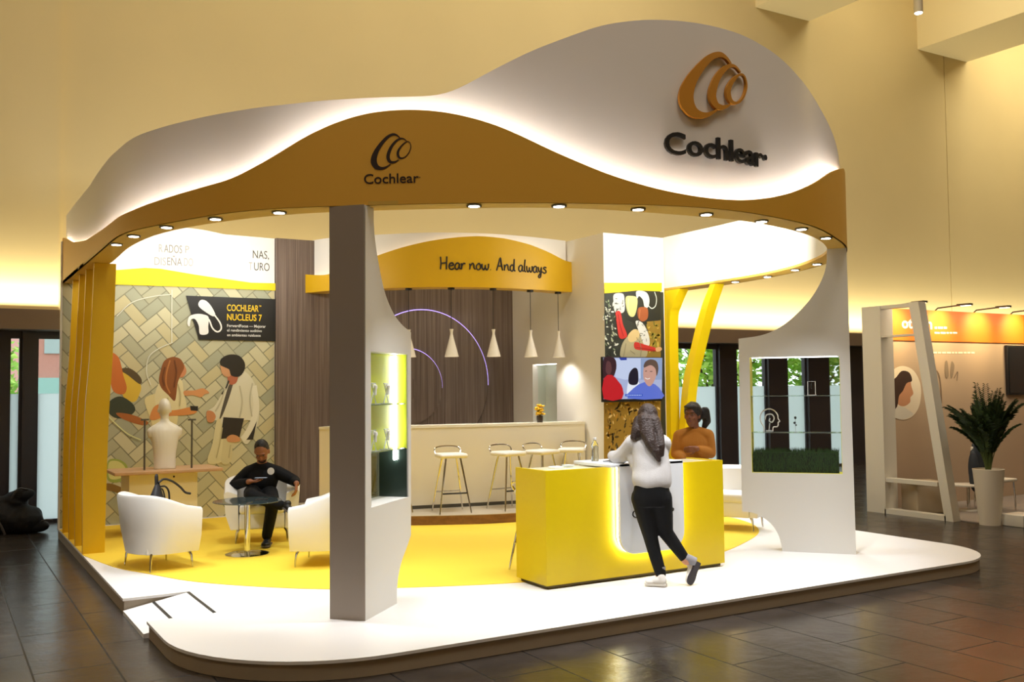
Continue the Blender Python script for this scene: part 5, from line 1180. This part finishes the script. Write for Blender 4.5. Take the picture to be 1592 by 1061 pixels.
obj('stems', st_g, mat('palm_stem', '#41501f', .6), pl); obj('fronds', fr_g, [mat('palm_green', '#22331a', .55), mat('palm_green_light', '#34481f', .55)], pl)
q = on_z(1583, 822, 0); wb = obj('white_box', G().rbox(-.02, .36, 0, .3, 0, .16, .01), pw, None, 'low white box on the floor at the right edge', 'box', loc=(q.x+.10, q.y-.02, 0))
q = on_z(1568, 800, .0); ca = thing('side_chair', (q.x+.22, q.y+.35, .013), 'chair under a dark jacket beside the palm at the right edge', 'chair')
for sx in (-1, 1):
    for sy in (-1, 1): obj('leg', G().tube([(sx*.2, sy*.2, 0), (sx*.19, sy*.19, .43)], .013, 8), chrome, ca)
obj('seat', G().rbox(-.23, .23, -.23, .23, .43, .48, .02), pw, ca); obj('backrest', G().rbox(-.23, .23, .19, .23, .5, .95, .02), pw, ca)
cm = mat('jacket_dark', '#2c3138', .8, bump=.2, bscale=30)
g = G(); loc_ = (ca.location.x, ca.location.y, .013)
for c, r in (((-.10, .20, .78), (.16, .07, .22)), ((.08, .20, .78), (.18, .07, .22)), ((-.16, .2, .5), (.13, .07, .25)), ((.1, .2, .5), (.16, .07, .22)), ((0, .2, .97), (.2, .09, .06)), ((-.26, .16, .62), (.07, .08, .27))): ell(g, c, r)
jk = thing('jacket', loc_, 'dark jacket hung over the chair beside the palm', 'jacket'); remesh('fabric', g, cm, jk, .014, 4); obj('collar', G().tube(catmull([(-.12, .14, .99), (0, .12, 1.03), (.12, .14, .99)], 5), .02, 8), cm, jk)
q = on_z(1500, 757, .38); rt = thing('side_table', (q.x+.15, q.y+.05, .013), 'small white round table behind the potted palm', 'table')
obj('top', G().lathe([(0, .37), (.26, .37), (.26, .39), (0, .39)], n=32), pw, rt); obj('column', G().lathe([(.025, .015), (.025, .37)], n=14), chrome, rt); obj('base', G().lathe([(0, 0), (.18, 0), (.17, .015), (0, .02)], n=30), pw, rt)

# ------------------------------------------------------------------ people
skin_a = mat('skin_light', '#c98f6c', .55); skin_b = mat('skin_brown', '#7c4a30', .5); skin_c = mat('skin_tan', '#9a6446', .55)
hair_br = mat('hair_brown', '#33211a', .5, bump=.6, bscale=70); hair_bk = mat('hair_black', '#17110f', .5, bump=.5, bscale=80)
def depth_pt(u, v, D): return CAM + ray(u, v)*(D/F_PX)
def face(g, c, f, up, s=1., tilt=0):
    """head with brow, nose, lips, chin, ears; f looks forward"""
    f = Vector(f).normalized(); up = Vector(up); up = (up-f*up.dot(f)).normalized(); x = f.cross(up); c = Vector(c)
    W_ = lambda a, b_, d_: c+x*a*s+f*b_*s+up*d_*s
    ell(g, W_(0, -.012, .02), (.078*s, .095*s, .105*s), f, up); ell(g, W_(0, .028, -.055), (.056*s, .062*s, .075*s), f, up)
    ell(g, W_(0, .055, -.108), (.028*s, .026*s, .022*s), f, up); ell(g, W_(0, .095, -.022), (.011*s, .018*s, .024*s), f, up); ell(g, W_(0, .10, -.035), (.016*s, .014*s, .010*s), f, up)
    ell(g, W_(0, .076, .028), (.055*s, .016*s, .012*s), f, up)
    for sd in (-1, 1):
        ell(g, W_(sd*.078, -.01, -.015), (.010*s, .022*s, .032*s), f, up); ell(g, W_(sd*.042, .06, -.03), (.022*s, .02*s, .02*s), f, up)
    return W_
def face_parts(W_, f, up, par, sk, s=1.):
    f = Vector(f).normalized(); g = G(); e = G(); l = G()
    for sd in (-1, 1): ell(g, W_(sd*.032, .078, .004), (.011*s, .007*s, .005*s), f, up); ell(e, W_(sd*.032, .083, .004), (.005*s, .003*s, .005*s), f, up); e.tube([W_(sd*.016, .088, .022), W_(sd*.034, .089, .027), W_(sd*.05, .080, .021)], .0022*s, 6)
    ell(l, W_(0, .087, -.066), (.022*s, .008*s, .0045*s), f, up); ell(l, W_(0, .086, -.074), (.018*s, .008*s, .0055*s), f, up)
    obj('eyes', g, mat('eye_white', '#77695f', .3), par); obj('eyebrows', e, mat('brow_dark', '#1b120e', .6), par); obj('lips', l, mat('lip_'+sk, '#8a4038' if sk != 'b' else '#6a3030', .45), par)
# --- visitor at the counter, seen from behind
fpos = on_z(1024, 911, ZF-.004); D0 = (fpos-CAM).dot(_fw)
vp = thing('person', (fpos.x, fpos.y, P), 'person in grey sweater and black trousers leaning on the yellow counter, seen from behind', 'person'); o_ = Vector(vp.location)
def B(u, v, dd=0.): return depth_pt(u, v, D0+dd)-o_
fwv = Vector((_fw.x, _fw.y, 0)).normalized(); rtv = Vector((_rt.x, _rt.y, 0)).normalized(); upv = Vector((0, 0, 1))
hip = B(1013, 766, .02); chest = B(1010, 706, .13); neck = B(1009, 674, .17); headc = B(1006, 650, .20)
shl, shr = B(984, 688, .14), B(1031, 689, .13)
ell_l, ell_r = B(962, 712, .33), B(1028, 722, .36)
wr_l, wr_r = B(950, 709, .50), B(990, 709, .52)
for w in (ell_l, ell_r, wr_l, wr_r): w.z = max(w.z, 1.217+.05-P)
hl_, hr_ = B(1000, 775, .02), B(1026, 775, .01)
knl, knr = B(1012, 838, .03), B(1035, 828, .05)
anl, anr = B(1027, 894, .0), B(1067, 872, .02)
anl.z = .085
g = G()
limb(g, [(hip, .13), (chest, .12), (neck, .055), (headc, .06)]); limb(g, [(neck, .05), (shl, .055), (ell_l, .045), (wr_l, .03)]); limb(g, [(neck, .05), (shr, .055), (ell_r, .045), (wr_r, .03)])
limb(g, [(hl_, .10), (knl, .062), (anl, .042)]); limb(g, [(hr_, .10), (knr, .062), (anr, .042)])
WF = face(g, headc, (fwv*.9-rtv*.15-upv*.1), upv)
hand(g, wr_l, (rtv*.5+fwv*.7), -upv, .92, .35, -1); hand(g, wr_r, (-rtv*.5+fwv*.6), -upv, .92, .35, 1)
remesh('body', g, skin_a, vp, .0062, 3); face_parts(WF, (fwv*.9-rtv*.15-upv*.1), upv, vp, 'a')
g = G(); limb(g, [(hl_, .112), (hl_.lerp(knl, .5), .092), (knl, .066), (knl.lerp(anl, .4), .060), (anl+Vector((0, 0, .03)), .052)]); limb(g, [(hr_, .112), (hr_.lerp(knr, .5), .092), (knr, .068), (knr.lerp(anr, .4), .060), (anr.lerp(knr, .13), .048)])
ell(g, hip+Vector((0, 0, -.02)), (.168, .125, .11), fwv); trunk(g, [(hip+upv*-.12, .17, .13), (hip+upv*-.04, .172, .138), (hip+upv*.06, .155, .125), (hip+upv*.12, .145, .115)], fwv)
remesh('trousers', g, mat('trousers_black', '#0a0a0c', .8, spec=.25, bump=.05, bscale=50), vp, .009, 4)
sw_m = mat('sweater_grey', '#c9c5c4', .9, bump=.25, bscale=160)
g = G()
trunk(g, [(B(1014, 760, .03), .150, .12), (B(1014, 754, .03), .172, .138), (B(1013, 744, .04), .182, .145), (B(1013, 728, .07), .172, .138), (B(1011, 708, .11), .165, .128), (B(1009, 692, .13), .165, .11), (B(1009, 682, .15), .13, .085), (B(1009, 674, .16), .07, .065)], fwv)
limb(g, [(neck, .068), (shl+Vector((0, 0, -.005)), .078), (shl.lerp(ell_l, .5)+Vector((0, 0, -.02)), .078), (ell_l, .072), (ell_l.lerp(wr_l, .8), .052)]); limb(g, [(neck, .068), (shr+Vector((0, 0, -.005)), .074), (shr.lerp(ell_r, .5), .070), (ell_r, .062), (ell_r.lerp(wr_r, .85), .046)])
limb(g, [(B(983, 704, .20), .07), (B(992, 730, .1), .06)])
for p in g.v:
    k = noise.noise(Vector((p.x*9, p.y*9, p.z*7)))*.012; p += Vector((k, k*.5, 0))
remesh('sweater', g, sw_m, vp, .009, 4)
g = G(); fdir = (fwv*.9-rtv*.15).normalized()
ell(g, headc+Vector((0, 0, .025))-fdir*.022, (.094, .102, .112), fdir); ell(g, headc+Vector((0, 0, -.04))-fdir*.055, (.086, .06, .11), fdir)
limb(g, [(B(1002, 655, .10), .075), (B(1006, 672, .05), .070), (B(1012, 688, .0), .058), (B(1020, 702, -.035), .04), (B(1025, 716, -.05), .018)]); limb(g, [(B(994, 655, .12), .055), (B(990, 668, .08), .05), (B(985, 680, .07), .032)]); limb(g, [(B(1016, 655, .10), .062), (B(1024, 675, .04), .048), (B(1028, 694, -.02), .035), (B(1030, 708, -.04), .016)])
for p in g.v: k = noise.noise(Vector((p.x*30, p.y*30, p.z*3)))*.012; p += Vector((k, k, 0))
remesh('hair', g, hair_br, vp, .007, 3, label='long brown hair')
def shoe(par, heel, toe, sole_n, sm, so, name='shoe', w=.043, hgt=.075):
    """canvas shoe from heel to toe, sole facing sole_n"""
    heel, toe, n_ = Vector(heel), Vector(toe), Vector(sole_n).normalized(); f = (toe-heel); L_ = f.length; f.normalize(); n_ = (n_-f*n_.dot(f)).normalized(); x = f.cross(n_); up_ = -n_
    g = G(); P_ = lambda a, b_, c_: heel+f*a*L_+x*b_+up_*c_
    M = lambda: None
    ell(g, P_(.18, 0, .045), (w*.86, L_*.2, .042), f, up_); ell(g, P_(.45, 0, .042), (w*.95, L_*.3, .036), f, up_); ell(g, P_(.75, 0, .032), (w*1.08, L_*.25, .028), f, up_); limb(g, [(P_(.2, 0, .05), w*.85), (P_(.22, 0, hgt), w*.82)])
    s_ = remesh(name, g, sm, par, .006, 3)
    o = [(0, -.8), (.1, -.95), (.4, -.85), (.7, -1.1), (.9, -.9), (1, -.3), (1, .3), (.9, .9), (.7, 1.1), (.4, .85), (.1, .95), (0, .8)]
    pts = catmull([P_(a*1.02-.01, b_*w, 0.0) for a, b_ in o], 3, True); obj('sole', G().prism(pts, up_*.02), so, s_); return s_
cv = mat('shoe_white', '#efecea', .6); sk_m = mat('sock_grey', '#8f8c90', .9); sol = mat('sole_white', '#e8e4e0', .5); sol_d = mat('sole_dark', '#2a2228', .7)
h1 = on_z(1036, 913, P)-o_; t1 = on_z(1003, 911, P)-o_; h1.z = t1.z = .008; shoe(vp, h1, t1, (0, 0, -1), cv, sol)
t2 = B(1073, 914, -.02); h2 = B(1086, 875, .015); t2.z = max(t2.z, .012)
shoe(vp, h2, t2, (-fwv*.75+rtv*.72), cv, sol_d)
obj('sock', G().tube([anl+Vector((0, 0, .09)), anl+Vector((0, 0, -.02))], [.046, .043], 12), sk_m, vp)
obj('sock', G().tube([anr.lerp(knr, .12), anr.lerp(h2, .75)], [.044, .042], 12), sk_m, vp)

# --- attendant behind the counter
D1 = 10.6; hc = depth_pt(1077, 646, D1); ap = thing('person', (hc.x, hc.y, ZF), 'person in mustard brown sweater with short dark hair standing behind the counter', 'person'); o_ = Vector(ap.location)
def B(u, v, dd=0.): return depth_pt(u, v, D1+dd)-o_
toc = -fwv; f1 = (-fwv*.85-rtv*.5).normalized(); x1_ = rtv
headc = B(1076, 645, 0); neck = B(1080, 668, .03); shl, shr = B(1056, 678, .03), B(1101, 677, .03); chest = B(1078, 695, .02); hz = -.04
hipc = Vector((chest.x, chest.y, .92)); lhip = hipc-rtv*.085; rhip = hipc+rtv*.085
e_l = B(1051, 706, .02); e_r = B(1105, 705, -.0); w_l = B(1066, 716, -.17); w_r = B(1083, 698, -.20)
g = G(); limb(g, [(hipc, .12), (chest, .085), (neck, .050), (headc, .058)])
for s_, e, w in ((shl, e_l, w_l), (shr, e_r, w_r)): limb(g, [(neck, .05), (s_, .052), (e, .042), (w, .028)])
for h in (lhip, rhip): limb(g, [(h, .095), (Vector((h.x, h.y, .48)), .06), (Vector((h.x, h.y, .09)), .042)])
WF = face(g, headc, f1, upv, 1.02); hand(g, w_l, (rtv*.9-fwv*.2), -upv, .9, .5, -1); hand(g, w_r, (-rtv*.9-upv*.1), fwv, .9, .6, 1)
remesh('body', g, skin_b, ap, .0062, 3); face_parts(WF, f1, upv, ap, 'b', 1.02)
mus = mat('sweater_mustard', '#a8691c', .9, bump=.2, bscale=150); g = G()
trunk(g, [(Vector((chest.x, chest.y, .84)), .165, .125), (Vector((chest.x, chest.y, .98)), .155, .118), (chest+upv*-.06, .158, .12), (chest+upv*.04, .165, .11), (chest+upv*.11, .14, .085), (neck-upv*.02, .07, .06)], fwv)
for s_, e, w in ((shl, e_l, w_l), (shr, e_r, w_r)): limb(g, [(neck+Vector((0, 0, -.015)), .06), (s_, .066), (s_.lerp(e, .5), .066), (e, .058), (e.lerp(w, .85), .042)])
remesh('sweater', g, mus, ap, .009, 4)
g = G()
for h in (lhip, rhip): limb(g, [(h, .112), (Vector((h.x, h.y, .48)), .075), (Vector((h.x, h.y, .06)), .055)])
ell(g, hipc, (.165, .125, .11), fwv); remesh('trousers', g, MATS['trousers_black'], ap, .01, 4)
for h in (lhip, rhip): shoe(ap, Vector((h.x, h.y, .012))+fwv*.07, Vector((h.x, h.y, .012))-fwv*.19, (0, 0, -1), black, black)
g = G(); ell(g, headc+Vector((0, 0, .036))-f1*.028, (.096, .106, .105), f1); ell(g, headc+Vector((0, 0, .0))-f1*.075, (.09, .07, .105), f1); limb(g, [(B(1096, 640, .06), .052), (B(1099, 655, .06), .045), (B(1095, 664, .06), .03)]); ell(g, headc+Vector((0, 0, .085))+f1*.045, (.075, .05, .032), f1)
for p in g.v: k = noise.noise(p*25)*.014; p += Vector((k, k, k*.5))
remesh('hair', g, hair_bk, ap, .007, 2, label='short wavy dark hair')

# --- man in the armchair
D2 = (Vector((3.36, 11.62, 1.0))-CAM).dot(_fw); hc = depth_pt(407, 700, D2)
mp_ = thing('person', (3.40, 11.68, ZF), 'seated man in black with white chest badge looking at a phone', 'person'); o_ = Vector(mp_.location)
def B(u, v, dd=0.): return depth_pt(u, v, D2+dd)-o_
headc = B(407, 702, -.05); neck = B(407, 722, .0); shl, shr = B(386, 735, .02), B(432, 735, .02); chest = B(408, 745, .02); hipc = B(406, 777, .03); hipc.z = .445+.115
lh, rh = hipc-rtv*.09-fwv*.02, hipc+rtv*.09-fwv*.02
e_l, w_l = B(364, 755, .0), B(389, 749, -.24); e_r, w_r = B(458, 748, -.05), B(461, 752, -.24)
kl = B(391, 777, -.46); kr = B(424, 786, -.46); fr_ = B(415, 846, -.42); kl.z = max(kl.z, .58)
akl = B(436, 786, -.50)
g = G(); limb(g, [(hipc, .12), (chest, .095), (neck, .055), (headc, .06)])
for s_, e, w in ((shl, e_l, w_l), (shr, e_r, w_r)): limb(g, [(neck, .055), (s_, .06), (e, .048), (w, .032)])
kr.z = .50; fr_.z = .09; limb(g, [(rh, .10), (kr, .066), (fr_, .045)]); limb(g, [(lh, .10), (kl, .066), (akl, .045)])
fm = (-fwv*.75-upv*.62+rtv*.05).normalized(); upm = (upv*.75-fwv*.6).normalized()
WF = face(g, headc, fm, upm, 1.06); hand(g, w_l, (rtv*.9-fwv*.1), upv, 1.0, .45, -1); hand(g, w_r, (-upv*.9-fwv*.3), -rtv, 1.0, .5, 1)
remesh('body', g, skin_c, mp_, .0068, 3); face_parts(WF, fm, upm, mp_, 'c', 1.06)
bm_ = mat('polo_black', '#0e0e11', .8, spec=.25, bump=.06, bscale=60); g = G()
trunk(g, [(hipc+upv*-.04, .165, .14), (hipc+upv*.06, .178, .15), (chest.lerp(hipc, .5), .178, .145), (chest, .195, .135), (chest+upv*.08, .19, .11), (chest+upv*.14, .12, .085), (neck-upv*.02, .075, .07)], fwv)
for s_, e, w in ((shl, e_l, w_l), (shr, e_r, w_r)): limb(g, [(neck+Vector((0, 0, -.02)), .068), (s_, .08), (s_.lerp(e, .5), .076), (e, .066), (e.lerp(w, .8), .048)])
remesh('jumper', g, bm_, mp_, .010, 4)
g = G(); limb(g, [(rh, .115), (rh.lerp(kr, .5), .10), (kr, .078), (kr.lerp(fr_, .5), .068), (fr_+Vector((0, 0, .03)), .060)]); limb(g, [(lh, .115), (lh.lerp(kl, .5), .102), (kl, .08), (kl.lerp(akl, .5), .068), (akl, .058)]); ell(g, hipc, (.175, .14, .10), fwv)
remesh('trousers', g, MATS['trousers_black'], mp_, .010, 4)
shoe(mp_, fr_+fwv*.06+Vector((0, 0, -.078)), fr_-fwv*.2+rtv*.03+Vector((0, 0, -.078)), (0, 0, -1), black, mat('sole_grey', '#5a5654', .6), w=.05)
shoe(mp_, akl+Vector((0, 0, -.02))-rtv*.0+fwv*.03, akl+rtv*.20-upv*.14-fwv*.1, (-upv*.75-rtv*.55), black, MATS['sole_grey'], w=.05)
cb_ = chest+Vector((0, 0, .02)); bp_ = B(421, 733, -.135)
obj('chest_badge', G().lathe([(0, 0), (.042, 0), (.042, .004), (0, .004)], n=24, M=fwv.to_track_quat('Z', 'Y').to_matrix().to_4x4()).map(lambda p: p+bp_), dev_w, mp_)
g = G(); ell(g, headc+upm*.036-fm*.024, (.0865, .094, .112), fm, upm); ell(g, headc-fm*.052+upm*.0, (.084, .06, .09), fm, upm); remesh('hair', g, hair_bk, mp_, .007, 3, label='short cropped dark hair')
g = G(); ell(g, headc+fm*.05-upm*.085, (.052, .052, .045), fm, upm); remesh('beard', g, mat('beard_dark', '#2a1a14', .7), mp_, .007, 3)
ph = w_l+rtv*.13-fwv*.02+upv*.035+o_
sp_ = thing('smartphone', ph, 'smartphone in the seated man\'s hand', 'phone', rz=-.5)
obj('case', G().rbox(-.075, .075, -.037, .037, 0, .009, .004), black, sp_); obj('screen', G().box(-.068, .068, -.033, .033, .009, .0095), mat('phone_screen', '#8a94a0', .1, emit=(.6, .7, .8), estr=.6), sp_)
